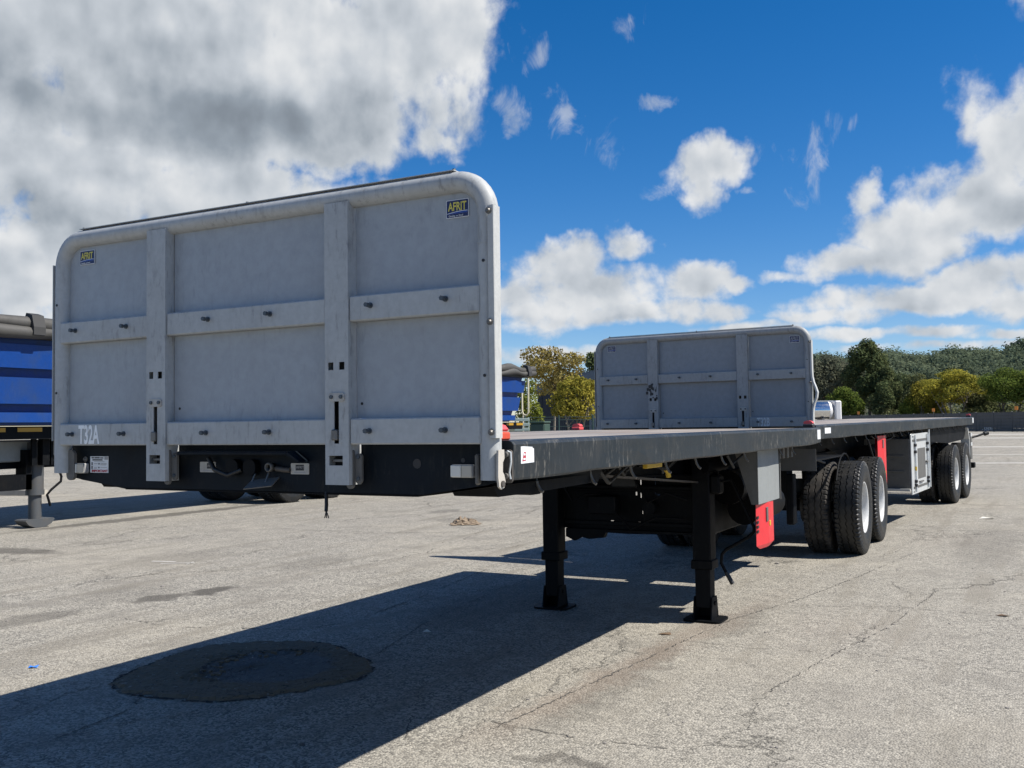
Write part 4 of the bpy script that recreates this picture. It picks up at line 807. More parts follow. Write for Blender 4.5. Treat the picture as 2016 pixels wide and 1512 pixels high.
for z_ in (.40, 1.22): MB().box(1.1765, 1.179, 5.54, 5.62, z_, z_+.014).build('door_slot', 'stick_black', dr)
# rear wheel guard, silver end post, under-run bumper
MB().prism([(7.35, 1.31), (11.75, 1.31), (11.5, 1.12), (11.30, 1.04), (9.3, 1.02), (7.5, 1.10)], 1.10, 1.112, 'x').build('wheel_guard', 'black', T2)
MB().prism([(11.56, 1.27), (11.62, 1.27), (11.80, 1.05), (11.82, .52), (11.76, .52), (11.74, 1.03)], 1.00, 1.16, 'x').build('guard_edge', 'galv', T2)
MB().prism([(11.84, .62), (12.06, .62), (12.06, 1.12), (11.84, 1.16)], 1.10, 1.17, 'x').build('lamp_bracket', 'grey_dark', T2)
for z_ in (1.08, .89): MB().box(1.171, 1.176, 11.84, 12.06, z_, z_+.07).build('lamp_band', 'galv', T2)
MB().box(-1.2, 1.22, 11.9, 12.08, .44, .55, b=.012).build('bumper_bar', 'black', T2)
MB().tube([(1.15, 12.08, 1.05), (1.25, 12.15, 1.08), (1.40, 12.25, 1.14)], .022, 8).build('lamp_arm', 'rubber', T2); MB().cyl((1.38, 12.24, 1.125), (1.44, 12.29, 1.15), .045, 10).build('side_lamp', 'rubber', T2)
MB().tube([(1.10, 3.0, 1.26), (1.13, 3.1, 1.05), (1.17, 3.3, .80), (1.19, 3.62, .62), (1.18, 3.60, .56), (1.10, 3.4, .54)], .012, 8).build('air_hose', 'rubber', T2)
for i in range(6): MB().tube([(.9, 4.1+i*.6, 1.28), (.95, 4.25+i*.6, 1.20), (.98, 4.45+i*.6, 1.22), (1.0, 4.6+i*.6, 1.28)], .010, 6).build('air_hose', 'rubber', T2)
for i, (x_, y0_, z_) in enumerate(((.75, 4.4, 1.0), (-.6, 4.6, .95))): MB().cyl((x_, y0_, z_), (x_, y0_+.8, z_), .14, 16).build('air_tank', 'black', T2)
MB().box(.30, .44, 3.0, 3.3, .55, 1.2, b=.01).build('landing_leg', 'black', T2); MB().box(-.44, -.30, 3.0, 3.3, .55, 1.2, b=.01).build('landing_leg', 'black', T2)
# ------------------------------------------------------------------ blue side tippers
def tipper(name_label, y0, y1, leg_y, wheels, fs, rs):
    t = tag(empty('tipper_trailer', None, (-11.75, 0, 0)), name_label, 'tipper', 'blue tipper trailers')
    XR = 1.25
    # body: each band of side sheet is a plank-like rib with a recessed strip below it
    bands = ((3.10, 2.86, 0), (2.86, 2.50, .09), (2.36, 1.96, .09), (1.83, 1.68, .09))
    def xs(z): return XR-.13*(2.95-z)/1.3 if z < 2.95 else XR
    def ye(z, s): return (y0+fs*(3.1-z)/1.5) if s == 0 else (y1-rs*(3.1-z)/1.5)
    c = MB()
    zz = [3.12, 2.9, 1.64]
    ring = []
    for z in zz: ring += [(-xs(z)+.09, ye(z, 0)+.09, z), (xs(z)-.09, ye(z, 0)+.09, z), (xs(z)-.09, ye(z, 1)-.09, z), (-xs(z)+.09, ye(z, 1)-.09, z)]
    c.add(ring, [(4*i+j, 4*i+4+j, 4*i+4+(j+1) % 4, 4*i+(j+1) % 4) for i in range(2) for j in range(4)]+[(3, 2, 1, 0), (8, 9, 10, 11)])
    c.build('tub', 'blue', t)
    for zt, zb, pr_ in bands:
        if pr_ == 0: continue
        p = MB()
        a = [(-xs(z)-o, ye(z, 0)-o, z) for z, o in ((zt, 0.), (zb, .03))]; b = [(xs(z)+o, ye(z, 0)-o, z) for z, o in ((zt, 0.), (zb, .03))]
        d1 = [(xs(z)+o, ye(z, 1)+o, z) for z, o in ((zt, 0.), (zb, .03))]; e = [(-xs(z)-o, ye(z, 1)+o, z) for z, o in ((zt, 0.), (zb, .03))]
        p.add(a+b+d1+e, [(0, 1, 3, 2), (2, 3, 5, 4), (4, 5, 7, 6), (6, 7, 1, 0), (0, 2, 4, 6), (1, 7, 5, 3)])
        p.build('side_band', 'blue', t)
    # rolled tarpaulin with straps over the rim
    tb = MB(); n = 30; rg = random.Random(11)
    for s_ in (-1, 1):
        pts = [(s_*(XR+.05), y0-.25+(y1-y0+.55)*i/n, 3.19+.030*math.sin(i*1.1)+rg.uniform(-.012, .012)) for i in range(n+1)]
        tb.tube(pts, [.095+.02*math.sin(i_*.9)+rg.uniform(-.012, .014) for i_, _ in enumerate(pts)], 10)
        p2 = [(p[0]+s_*.05, p[1], p[2]-.13+.03*math.sin(p[1]*1.7+1)) for p in pts]; tb.tube(p2, [.075+.025*math.sin(i_*1.3+2)+rg.uniform(-.012, .014) for i_, _ in enumerate(p2)], 10)
    vs = []
    for i in range(n+1):
        y_ = y0-.25+(y1-y0+.55)*i/n
        for j in range(7): u = -1+2*j/6; vs.append((u*(XR+.05), y_, 3.24+.10*(1-u*u)+rg.uniform(-.015, .015)))
    tb.add(vs, [(i*7+j, i*7+j+1, i*7+j+8, i*7+j+7) for i in range(n) for j in range(6)], True)
    tb.build('tarpaulin', 'tarp', t)
    bx('tub_rim', 'tarp_dark', t, -XR-.02, XR+.02, y0-.02, y1+.02, 2.955, 3.03)
    k = max(2, int((y1-y0)/2.1))
    for i in range(k+1):
        y_ = y0+.3+(y1-y0-.5)*i/k
        MB().prism([(XR+.03, 2.97), (XR+.215, 3.0), (XR+.215, 3.12), (XR+.165, 3.30), (XR+.03, 3.34), (XR+.0, 3.28), (XR+.13, 3.22), (XR+.17, 3.1), (XR+.17, 3.03), (XR+.03, 3.0)], y_-.10, y_+.10).build('tarp_strap', 'tarp_dark', t)
    for s_ in (-1, 1): bx('chassis_beam', 'black', t, s_*.9-.05, s_*.9+.05, y0-.6, y1+.2, 1.42, 1.62)
    i = 0; y_ = y0-.3
    while y_ < y1: bx('reflector_strip', 'reflect', t, .951, .956, y_, y_+.42, 1.535, 1.60); y_ += .62; i += 1
    for s_ in (-1, 1): bx('side_box', 'offwhite', t, s_*.355, s_*.45, y1-10.5 if leg_y else y0+1, y1-5.6 if leg_y else y0+4, 1.06, 1.40, b=.02)
    bx('spine_beam', 'black', t, -.35, .35, y0-.5, y1, .95, 1.40)
    bx('leaf_beam', 'black', t, .3, .6, y1-11 if leg_y else y0, y1-8.4 if leg_y else y0+1, .62, .86)
    if leg_y:
        lg = empty('landing_leg', t)
        MB().box(.62, .74, leg_y-.06, leg_y+.06, 1.0, 1.62).box(.66, .70, leg_y-.22, leg_y-.14, 1.0, 1.58).box(.66, .70, leg_y+.12, leg_y+.16, 1.0, 1.58).build('leg_bracket', 'black', lg); MB().box(.34, .60, leg_y-.25, leg_y-.15, .62, 1.25).build('leg_bracket', 'black', lg)
        MB().cyl((.47, leg_y, .58), (.47, leg_y, 1.36), .130, 20).build('outer_tube', 'leg_grey', lg)
        MB().cyl((.47, leg_y, .14), (.47, leg_y, .58), .100, 18).cyl((.47, leg_y, .52), (.47, leg_y, .60), .142, 20).build('inner_tube', 'leg_grey', lg)
        MB().prism([(leg_y-.26, .12), (leg_y-.20, .05), (leg_y-.08, .004), (leg_y+.08, .004), (leg_y+.20, .05), (leg_y+.26, .12), (leg_y+.24, .14), (leg_y-.24, .14)], .33, .61, 'x').build('foot_plate', 'leg_grey', lg)
        MB().cyl((.35, leg_y, .10), (.60, leg_y, .10), .03, 10).build('foot_pin', 'black', lg)
        MB().tube([(.60, leg_y+.06, 1.18), (.66, leg_y+.16, 1.17), (.66, leg_y+.24, 1.05), (.66, leg_y+.34, .80), (.66, leg_y+.33, .72), (.66, leg_y+.16, .60), (.66, leg_y+.08, .52), (.66, leg_y+.14, .34)], .020, 8).build('crank_handle', 'black', lg)
    for y_ in wheels:
        MB().cyl((-1.0, y_, .535), (1.0, y_, .535), .065, 12).build('axle', 'black', t)
        for s_ in (-1, 1): wheel(t, s_*1.0, y_, .535, s_); wheel(t, s_*.665, y_, .535, s_)
    return t
tipper('blue tipper trailer with grey tarpaulin, resting on one grey landing leg', -2.5, 15.4, 7.15, (13.9-1.3, 15.2-1.3), .25, .25)
tipper('blue tipper body whose sloped end shows just past the nearest headboard', 16.3, 23.0, None, (20.6, 21.9), .25, .70)
wb = tag(MB().prism([(-.9, .0), (.9, .0), (.86, .13), (-.86, .13)], -.16, .16).build('wheel_stop', 'conc_cap', None, (-19.0, 12.1, 0)), 'pale concrete kerb block on the yard behind the tipper landing leg', 'kerb block'); wb.rotation_euler = (0, 0, .25)
for i, (px_, py_) in enumerate(((-15.2, 8.6), (-15.2, 9.9))):
    pass
# ------------------------------------------------------------------ far boundary wall of precast panels
PA, PB = Vector((-23.8, 153.4, 0)), Vector((-1.5, 127.9, 0))
wdir = (PB-PA).normalized(); wang = math.atan2(wdir.y, wdir.x); sp_ = (PB-PA).length/11
BW = tag(empty('boundary_wall', None, tuple(PA), (0, 0, wang)), 'long dark precast concrete panel wall at the far end of the yard', 'wall')
pan = MB()
for k in range(6): pan.box(.08, sp_-.08, -.035, .035, .02+k*.375, .02+k*.375+.355, b=.012)
pan.box(.02, sp_-.02, -.055, .055, 2.272, 2.33, b=.01)
pan_me = pan.mesh('panel', 'conc')
pst_me = MB().box(-.078, .078, -.08, .08, 0, 2.34, b=.015).mesh('post', 'conc')
for i in range(-4, 19):
    link('panel', pan_me, BW, (i*sp_, 0, 0)); link('post', pst_me, BW, (i*sp_, 0, 0)); bx('post_cap', 'conc_cap', BW, i*sp_-.06, i*sp_+.06, -.07, .07, 2.342, 2.38)
text('lettering', '- 53571', .34, (10.35*sp_, -.062, .14), 'stick_white', BW, 1.25)
for (x_, y_, z_, lb) in ((-20.66, 150.6, 2.68, 'small orange marker above the far wall, nearest the silver tank'), (-8.85, 134.9, 2.79, 'small orange marker above the far wall, in front of the yellow tree'), (1.01, 123.9, 2.75, 'small orange marker above the far wall, below the round green tree')):
    mk = tag(empty('marker_board', None, (x_, y_+1.2, 0), (0, 0, wang)), lb, 'marker', 'orange markers along the far wall')
    bx('board', 'amber', mk, -.26, .26, -.02, .02, z_-.22, z_+.22); bx('stake', 'steel', mk, -.03, .03, .022, .06, 0, z_+.15)
# ------------------------------------------------------------------ silver tank
TK = tag(empty('storage_tank', None, (-10.9, 69.0, 0), (0, 0, .50)), 'polished silver tank with white end, beyond the far flatbed deck', 'tank')
MB().lathe([(-3.2, 0), (-3.2, .45), (-3.05, .60), (-2.9, .66), (.72, .66)], 40).mesh
tkb = MB().lathe([(-3.0, 0), (-3.0, .55), (-2.9, .66), (.78, .66)], 40); o_ = tkb.build('barrel', 'silver', TK, (0, 0, 2.28))
MB().lathe([(.78, .665), (.92, .64), (1.04, .52), (1.10, .3), (1.12, 0)], 36).build('end_dish', 'tankwhite', TK, (0, 0, 2.28))
MB().box(1.16, 1.62, -.62, .62, 1.55, 2.98, b=.08).build('end_cabinet', 'tankwhite', TK); bx('top_rail', 'galv', TK, -2.9, 1.2, -.10, .10, 2.95, 3.0)
for x_ in (-2.2, .3, 1.3): bx('cradle', 'steel', TK, x_-.08, x_+.08, -.6, .6, 0, 1.75 if x_ < 1 else 1.55)
# ------------------------------------------------------------------ buildings on the left
BD = tag(empty('warehouse', None, (-29.6, 61.6, 0), (0, 0, .12)), 'dark navy shed with lighter gable fascia behind the yellow-leaved tree', 'building')
MB().prism([(0, 0), (16, 0), (16, 4.4), (8, 6.0), (0, 4.4)], 0, 14).build('wall', 'bld_dark', BD)
for a, b, ra_, rb_ in ((-.15, 8.0, 4.42, 6.05), (8.0, 16.15, 6.05, 4.42)):
    MB().add([(a, -.12, ra_-.55), (b, -.12, rb_-.55), (b, -.12, rb_+.05), (a, -.12, ra_+.05), (a, -.02, ra_-.55), (b, -.02, rb_-.55), (b, -.02, rb_+.05), (a, -.02, ra_+.05)], [(0, 1, 2, 3), (7, 6, 5, 4), (0, 4, 5, 1), (2, 6, 7, 3), (1, 5, 6, 2), (0, 3, 7, 4)]).build('fascia', 'bld_fascia', BD)
    MB().add([(a, -.1, ra_+.06), (b, -.1, rb_+.06), (b, 14.1, rb_+.06), (a, 14.1, ra_+.06), (a, -.1, ra_+.12), (b, -.1, rb_+.12), (b, 14.1, rb_+.12), (a, 14.1, ra_+.12)], [(0, 3, 2, 1), (4, 5, 6, 7), (0, 1, 5, 4), (2, 3, 7, 6), (1, 2, 6, 5), (0, 4, 7, 3)]).build('roof', 'bld_fascia', BD)
bx('door', 'bld_fascia', BD, 4.0, 7.0, -.02, -.005, 0.02, 3.2)
for i in range(17): bx('cladding_rib', 'bld_dark', BD, i*.95+.3, i*.95+.36, -.05, -.003, .02, 4.0) if not 3.8 < i*.95+.3 < 7.1 else None
B2 = tag(empty('office_block', None, (-33.5, 84.5, 0), (0, 0, .1)), 'pale grey block rising behind the dark shed beside the second headboard', 'building')
MB().box(0, 14, 0, 9, 0, 7.2).build('wall', 'bld_pale', B2); bx('parapet', 'bld_fascia', B2, -.1, 14.1, -.1, 9.1, 7.2, 7.5)
for i in range(4): f_ = bx('window', 'bld_dark', B2, 1.2+i*3.2, 2.9+i*3.2, -.03, -.004, 2.6, 4.4); bx('sill', 'bld_pale', f_, 1.1+i*3.2, 3.0+i*3.2, -.08, -.031, 2.5, 2.598)
FE = tag(empty('wire_fence', None, (-21.5, 33.9, 0), (0, 0, .545)), 'dark green wire fence on thin posts in front of the dark shed', 'fence')
for i in range(9): MB().cyl((i*1.55, 0, 0), (i*1.55, 0, 1.96), .035, 8).build('post', 'green_wire', FE)
for z_ in (.15, .55, 1.0, 1.45, 1.75, 1.88): MB().cyl((0, 0, z_), (12.4, 0, z_-.0), .012, 5).build('wire', 'green_wire', FE)
msh = MB()
for i in range(125): msh.cyl((i*.1, .0, .1), (i*.1, .0, 1.9), .004, 3, caps=False)
o_ = msh.build('mesh_wires', 'green_wire', FE); o_['kind'] = 'stuff'
PO = tag(empty('forked_post', None, (-21.1, 43.2, 0), (0, 0, .45)), 'cream steel post with a forked top beside the blue tipper end', 'post')
MB().cyl((-.10, 0, 0), (-.10, 0, 2.05), .05, 10).build('stem', 'cream', PO); MB().tube([(-.14, 0, 3.55), (-.14, 0, 2.25), (-.08, 0, 2.10), (.10, 0, 2.06), (.19, 0, 2.22), (.20, 0, 4.05)], .048, 8).build('fork', 'cream', PO)
CRT = tag(empty('slatted_crate', None, (-15.85, 32.8, 0), (0, 0, .45)), 'pale green slatted crate standing below the blue tipper end', 'crate')
for i in range(9): bx('slat', 'green_slat', CRT, -.3, .32, -.03, .03, .1+i*.2, .22+i*.2, b=.01)
for x_ in (-.27, .29): bx('upright', 'green_slat', CRT, x_-.03, x_+.03, .032, .08, 0, 1.86)
BIN = tag(MB().box(-.35, .35, -.3, .3, 0, 1.6, b=.05).box(-.38, .38, -.33, .33, 1.601, 1.69, b=.03).build('refuse_bin', 'dkgreen', None, (-15.9, 34.6, 0)), 'dark green refuse bin behind the slatted crate by the fence', 'bin')
# ------------------------------------------------------------------ vegetation
def leaves(n, blobs, size, seed, out=1.2, shell=.55):
    """n leaf quads spread through the volume of several ellipsoids; returns verts, tint"""
    r = np.random.default_rng(seed); wts = np.array([b[3]*b[4]*b[5] for b in blobs])**.75; wts /= wts.sum()
    ids = r.choice(len(blobs), n, p=wts); B = np.array([b[:6] for b in blobs])[ids]
    v = r.normal(size=(n, 3)); v /= np.linalg.norm(v, axis=1)[:, None]
    q = r.uniform(0, 1, n)**(1/3)*(1-shell)+shell*r.uniform(.55, 1.05, n)
    ctr = B[:, :3]+v*q[:, None]*B[:, 3:6]
    a = r.normal(size=(n, 3))*.8+v*out+np.array([0, 0, .25*out]); a /= np.linalg.norm(a, axis=1)[:, None]
    t = np.cross(a, r.normal(size=(n, 3))); t /= np.linalg.norm(t, axis=1)[:, None]; u = np.cross(a, t)
    s = size*r.uniform(.5, 1.25, n)[:, None]; t *= s; u *= s*.62
    vs = np.stack([ctr-t*1.0, ctr+u-t*.1, ctr+t*1.0, ctr-u-t*.1], 1).reshape(-1, 3)
    bt = r.uniform(.25, .75, len(blobs))[ids]; tint = np.clip(bt+r.normal(0, .2, n), 0, 1)
    return vs, tint
def leafmesh(name, vs, tint, m):
    n = len(tint); me = bpy.data.meshes.new(name); me.vertices.add(4*n); me.vertices.foreach_set('co', vs.astype(np.float32).ravel())
    me.loops.add(4*n); me.loops.foreach_set('vertex_index', np.arange(4*n, dtype=np.int32)); me.polygons.add(n); me.polygons.foreach_set('loop_start', np.arange(0, 4*n, 4, dtype=np.int32))
    at = me.attributes.new('tint', 'FLOAT', 'FACE'); at.data.foreach_set('value', tint.astype(np.float32))
    me.update(calc_edges=True); me.materials.append(M[m]); return me
def tree(name, label, cat, loc, h, wd, zb, n, size, m, seed, trunks=1, bark='bark', lobes=14, group=None, open_=.0, tr=.12, oval=1.0):
    rg = random.Random(seed); e = tag(empty(name, None, loc), label, cat, group); blobs = []
    H = h-zb; ctr = (zb+h)/2
    for i in range(lobes):
        a = rg.uniform(0, 6.283); u = rg.uniform(-1, 1); rr_ = math.sqrt(max(0, 1-u*u*.92))*rg.uniform(.35, .80)
        if oval < 1: rr_ *= (1-(1-oval)*max(0, u))
        s = rg.uniform(.22, .40)*(1-open_*.35)
        blobs.append((wd/2*rr_*math.cos(a), wd/2*rr_*math.sin(a), ctr+u*H/2*.72, wd*s*.62, wd*s*.62, H*s*.55))
    blobs.append((0, 0, h-H*.18, wd*.16, wd*.16, H*.17)); 
    if open_ < .5: blobs.append((0, 0, ctr, wd*.36, wd*.36, H*.36))
    if h > 4.5 and 'behind' in str(group): n = int(n*1.9); size *= .72
    vs, tn = leaves(n, blobs, size, seed); link('crown', leafmesh('crown', vs, tn, m), e)
    tm = MB()
    for k in range(trunks):
        a = 6.283*k/max(1, trunks)+rg.uniform(-.4, .4); sp = wd*.16 if trunks > 1 else wd*.03
        base = (math.cos(a)*sp*.2, math.sin(a)*sp*.2, 0); mid = (math.cos(a)*sp*.8, math.sin(a)*sp*.8, zb*.7); top = (math.cos(a)*sp*1.6, math.sin(a)*sp*1.6, zb+H*.4)
        tm.tube([base, mid, top], [tr, tr*.75, tr*.4], 7)
        for j in range(5):
            b_ = blobs[rg.randrange(len(blobs))]; st_ = [mid[i_]+(top[i_]-mid[i_])*rg.uniform(.1, .9) for i_ in range(3)]
            en = (b_[0], b_[1], b_[2]); md = [(st_[i_]+en[i_])/2+rg.uniform(-.1, .1)*wd*.2 for i_ in range(3)]; tm.tube([st_, md, en], [tr*.45, tr*.28, tr*.1], 5)
    tm.build('trunk', bark, e); return e
tree('tree', 'small yellow-green tree in front of the dark shed, beside the second headboard', 'tree', (-17.0, 40.6, 0), 4.05, 3.1, 1.7, 4600, .085, 'lf_ygreen', 21, 3, 'bark_pale', 16, tr=.07)
tree('tree', 'taller brownish autumn tree above the dark shed roof', 'tree', (-23.9, 52.4, 0), 6.6, 5.6, 3.2, 6500, .10, 'lf_autumn', 22, 1, 'bark_pale', 16, open_=.5, tr=.09)
tree('shrub', 'tall leafy green shrub behind the cream forked post', 'shrub', (-22.9, 47.2, 0), 4.4, 1.9, .5, 3000, .085, 'lf_lime', 23, 2, 'bark_pale', 12, tr=.05)
tree('tree', 'dark green treetop peeping past the second headboard', 'tree', (-34.6, 84.0, 0), 8.6, 2.9, 4.5, 1800, .16, 'lf_dark', 24, 1, 'bark', 9, tr=.14)
TG = 'trees behind the far wall'
tree('tree', 'tallest dark tree, behind the wall left of the yellow tree', 'tree', (-21.1, 165, 0), 15.0, 9.2, 3.5, 9000, .30, 'lf_dark', 31, 1, 'bark', 26, TG, open_=.5, tr=.35, oval=.55)
tree('tree', 'dark leafy tree at the right foot of the tallest tree', 'tree', (-17.6, 161.5, 0), 10.3, 6.2, 1.2, 5000, .27, 'lf_dark', 32, 1, 'bark', 14, TG, tr=.25)
tree('tree', 'greyish tree just right of the second headboard', 'tree', (-28.4, 168, 0), 13.2, 8.8, 1.5, 6500, .29, 'lf_grey', 33, 1, 'bark', 18, TG, tr=.3)
tree('tree', 'dull olive tree between the greyish tree and the tallest tree', 'tree', (-25.2, 174, 0), 11.9, 8.4, 1.5, 6000, .29, 'lf_grey', 34, 1, 'bark', 16, TG, tr=.3)
tree('shrub', 'bushy green shrub above the silver tank, behind the wall', 'shrub', (-23.6, 158.6, 0), 6.9, 6.0, .5, 4200, .24, 'lf_green', 35, 2, 'bark', 13, TG, tr=.12)
tree('shrub', 'dark shrub left of the light green bush behind the wall', 'shrub', (-17.5, 156, 0), 7.2, 4.6, .5, 3600, .24, 'lf_dark', 36, 2, 'bark', 12, TG, tr=.12)
tree('shrub', 'light green bush close behind the wall, left of the yellow tree', 'shrub', (-13.4, 149.3, 0), 5.0, 4.0, .5, 2800, .21, 'lf_lime', 37, 2, 'bark', 10, TG, tr=.10)
tree('tree', 'mid green tree left of and behind the yellow tree', 'tree', (-12.6, 158.2, 0), 8.9, 7.4, .8, 5000, .26, 'lf_olive', 38, 2, 'bark', 15, TG, tr=.2)
tree('tree', 'bright yellow spreading tree with several stems behind the wall', 'tree', (-7.0, 145.4, 0), 8.7, 11.5, 3.4, 6800, .21, 'lf_yellow', 39, 6, 'bark_pale', 30, TG, open_=.75, tr=.13)
tree('tree', 'yellow-green tree merging with the left side of the yellow tree', 'tree', (-11.0, 149.5, 0), 7.6, 8.0, .8, 5200, .22, 'lf_ygreen', 40, 3, 'bark_pale', 15, TG, open_=.2, tr=.13)
tree('tree', 'rounded green tree with dark forked stems right of the yellow tree', 'tree', (-.2, 140.4, 0), 8.4, 8.6, 3.0, 5400, .21, 'lf_green', 41, 3, 'bark', 17, TG, open_=.2, tr=.15)
tree('tree', 'yellowish green tree at the far right behind the wall', 'tree', (4.8, 138.2, 0), 8.9, 7.6, 3.4, 5000, .21, 'lf_lime', 42, 3, 'bark', 16, TG, tr=.15)
tree('shrub', 'dark shrub between the yellow tree and the rounded green tree', 'shrub', (-3.4, 146.0, 0), 5.6, 5.0, .5, 3200, .22, 'lf_olive', 43, 2, 'bark', 11, TG, tr=.1)
rg = random.Random(5)
vsA, tA = [], []
for i in range(46):   # undergrowth along the wall foot
    q = rg.uniform(-6, 60); off = rg.uniform(4, 26); p = PA+wdir*q+Vector((-wdir.y, wdir.x, 0))*off
    hh = rg.uniform(2.2, 4.6); v_, t_ = leaves(420, [(p.x, p.y, hh*.5, rg.uniform(1.6, 2.8), rg.uniform(1.6, 2.8), hh*.5)], .21, 900+i); vsA.append(v_); tA.append(np.clip(t_+rg.uniform(-.25, .25), 0, 1))
ug = link('undergrowth', leafmesh('undergrowth', np.concatenate(vsA), np.concatenate(tA), 'lf_olive')); ug['kind'] = 'stuff'; ug['label'] = 'low mixed bushes growing along the back of the far wall'
# hill with its wood
def hz(az_, r):
    s = max(0, min(1, (r-200)/270)); s = s*s*(3-2*s)
    k = max(0, min(1, (az_+27)/9)); k = k*k*(3-2*k)
    return (23.6+4.6*max(0, (az_+9)/8)**1.4*.8+1.3*math.sin(az_*.55)+.8*math.sin(az_*1.7+1))*s*k+(r > 470)*(-.02*(r-470))
hm = MB(); vs = []; NAz, NRr = 44, 16
for i in range(NAz+1):
    az_ = -30+70*i/NAz
    for j in range(NRr+1):
        r_ = 185+ (760-185)*j/NRr; a = rad(az_); vs.append((CAMP.x+r_*math.sin(a), CAMP.y+r_*math.cos(a), hz(az_, r_)-(.6 if j in (0,) or i == 0 else 0)))
hm.add(vs, [(i*(NRr+1)+j, (i+1)*(NRr+1)+j, (i+1)*(NRr+1)+j+1, i*(NRr+1)+j+1) for i in range(NAz) for j in range(NRr)], True)
M['hillsoil'] = mat('hill_undergrowth', build=worn((.045, .055, .030), (.09, .075, .05), .5, .05, (.9, .95)))
struct(hm.build('hill', 'hillsoil'))
vsA, tA = [], []; rg = random.Random(8); nr = np.random.default_rng(9)
cnt = 0
for i in range(2500):
    far = rg.random(); az_ = rg.uniform(-26, 14) if i < 2150 else rg.uniform(14, 38)
    r_ = 205+ (505-205)*math.sqrt(far); a = rad(az_); x_, y_ = CAMP.x+r_*math.sin(a), CAMP.y+r_*math.cos(a); z_ = hz(az_, r_)
    R1 = rg.uniform(2.6, 6.0); h1 = rg.uniform(.60, .95)*R1; zc = z_+rg.uniform(1.5, 3.2)
    bl = [(x_, y_, zc, R1, R1, h1), (x_+rg.uniform(-.5, .5)*R1, y_+rg.uniform(-.5, .5)*R1, zc+.3*h1, R1*.6, R1*.6, h1*.9)]
    v_, t_ = leaves(190, bl, (.42 if r_ < 330 else .52)*(R1/4.2)**.6, 20000+i, out=2.6, shell=1.); vsA.append(v_); tA.append(np.clip(t_*.35+rg.uniform(0, .75), 0, 1))
fw = link('hill_wood', leafmesh('hill_wood', np.concatenate(vsA), np.concatenate(tA), 'lf_far')); fw['kind'] = 'stuff'; fw['label'] = 'dense dark green wood covering the hill behind the yard'
# ------------------------------------------------------------------ litter on the yard
def rag():
    r = np.random.default_rng(3); n = 12; vs = []
    for i in range(n+1):
        for j in range(n+1):
            u, v = i/n*2-1, j/n*2-1; rr_ = math.hypot(u, v)
            z = max(.004, (.11*math.exp(-((u+.35)**2*4+v*v*3))+.075*math.exp(-((u-.45)**2*5+(v+.1)**2*3)))*(1+.25*r.normal())*.85+.006)
            vs.append((u*.22*(1+.15*r.normal()), v*.13*(1+.2*r.normal()), z))
    return MB().add(vs, [(i*(n+1)+j, i*(n+1)+j+1, (i+1)*(n+1)+j+1, (i+1)*(n+1)+j) for i in range(n) for j in range(n)], False)
o_ = tag(rag().build('rag', 'cloth', None, (-4.91, 9.98, 0)), 'crumpled brown rag lying on the sunlit asphalt', 'rag'); o_.rotation_euler = (0, 0, .5)
o_ = tag(MB().add([(-.028, -.012, .003), (.0, -.018, .012), (.030, -.008, .004), (.034, .014, .018), (.006, .016, .004), (-.026, .014, .014)], [(0, 1, 4, 5), (1, 2, 3, 4)]).build('plastic_scrap', 'bluebit', None, (-2.834, 1.069, 0)), 'small bright blue plastic scrap on the sunlit asphalt', 'litter'); o_.rotation_euler = (0, 0, .5)
def stone_me(seed):
    r = random.Random(seed); vs = [(math.cos(a)*r.uniform(.7, 1.1), math.sin(a)*r.uniform(.6, 1), z*r.uniform(.8, 1.2)) for z, q in ((0, 1), (.45, .95)) for a in [k*1.047 for k in range(6)]]+[(r.uniform(-.2, .2), r.uniform(-.2, .2), .85)]
    return MB().add(vs, [(i, (i+1) % 6, 6+(i+1) % 6, 6+i) for i in range(6)]+[(6+i, 6+(i+1) % 6, 12) for i in range(6)])
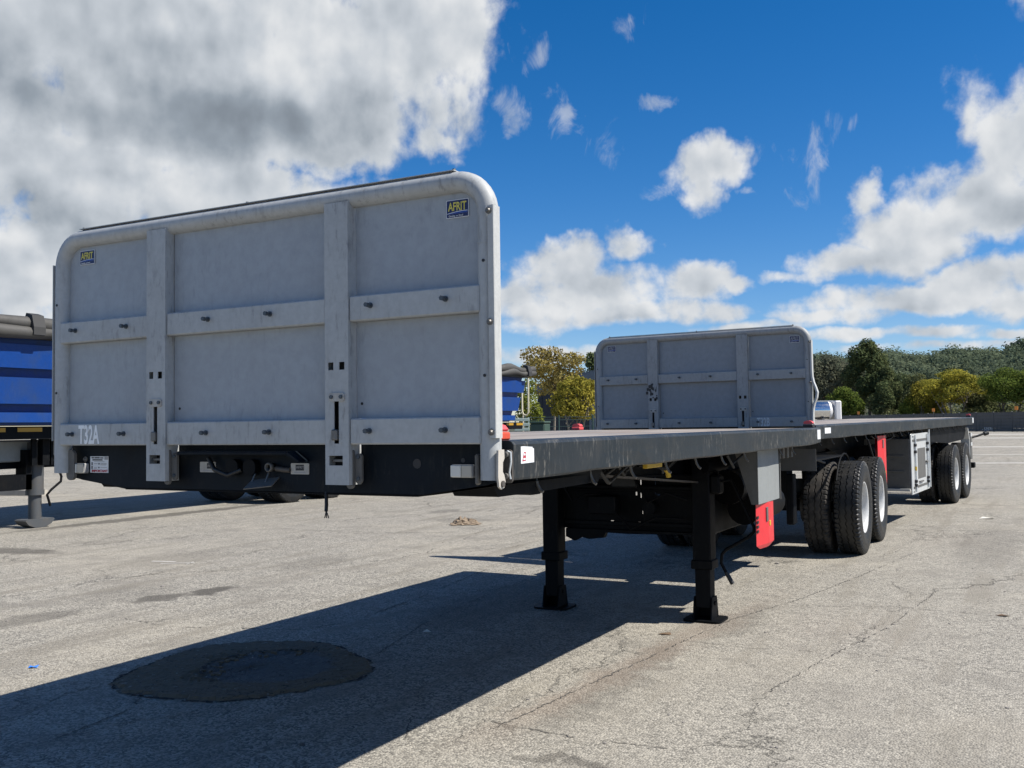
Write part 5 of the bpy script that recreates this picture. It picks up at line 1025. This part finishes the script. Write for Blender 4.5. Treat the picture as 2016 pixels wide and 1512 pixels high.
spots = [(-4.633, 3.761, .022, 'dark stone alone on the sunlit asphalt beyond the trailer shadow'), (1.086, 1.3, .012, 'small dark stone on the sunlit asphalt at the lower right'), (-.218, .636, .018, 'tiny reddish stone in the shadow at the bottom edge'), (.453, 7.6, .03, 'dark lump on the asphalt below the red box')]
for i, (x_, y_, s_, lb) in enumerate(spots):
    o_ = tag(stone_me(i).build('stone', 'stone' if i != 2 else 'brown', None, (x_, y_, 0)), lb, 'stone', 'stones on the yard'); o_.scale = (s_, s_, s_*.7)
o_ = tag(MB().add([(-.05, -.02, .003), (.0, -.03, .008), (.05, -.005, .004), (.03, .02, .016), (-.03, .022, .006)], [(0, 1, 4), (1, 2, 3), (1, 3, 4)]).build('dry_leaf', 'leafbit', None, (.542, 3.73, 0)), 'brown dry leaf on sunlit asphalt in front of the landing leg', 'leaf')
o_ = tag(MB().add([(-.03, -.012, .003), (.02, -.02, .01), (.035, .01, .004), (-.01, .02, .02)], [(0, 1, 2, 3)]).build('paper_scrap', 'paper', None, (-1.089, 3.063, 0)), 'crumpled pale paper scrap lying in the trailer shadow', 'litter')
o_ = tag(MB().add([(-.05, -.02, .004), (.03, -.03, .012), (.055, .01, .004), (-.01, .03, .01)], [(0, 1, 2, 3)]).build('dry_leaf', 'leafbit', None, (2.69, 5.45, 0)), 'brown dry leaf on the asphalt at the right edge', 'leaf')
o_ = tag(MB().add([(-.10, -.03, .004), (.09, -.04, .02), (.11, .02, .006), (-.05, .04, .03)], [(0, 1, 2, 3)]).build('cardboard_scrap', 'paper', None, (2.25, 13.6, 0)), 'pale cardboard scrap on the asphalt below the tool locker', 'litter')
gv = MB(); rg = random.Random(31)
for i in range(420):
    x_, y_ = rg.uniform(-6, 4.5), rg.uniform(.3, 12)
    s_ = rg.uniform(.004, .012); m__ = stone_me(i % 7); T = Matrix.Translation((x_, y_, 0)) @ Matrix.Rotation(rg.uniform(0, 6), 4, 'Z') @ Matrix.Diagonal((s_, s_, s_*.8, 1)); gv.add(m__.v, m__.f, T=T)
go = gv.build('loose_grit', 'stone'); go['kind'] = 'stuff'; go['label'] = 'loose grit scattered over the asphalt'
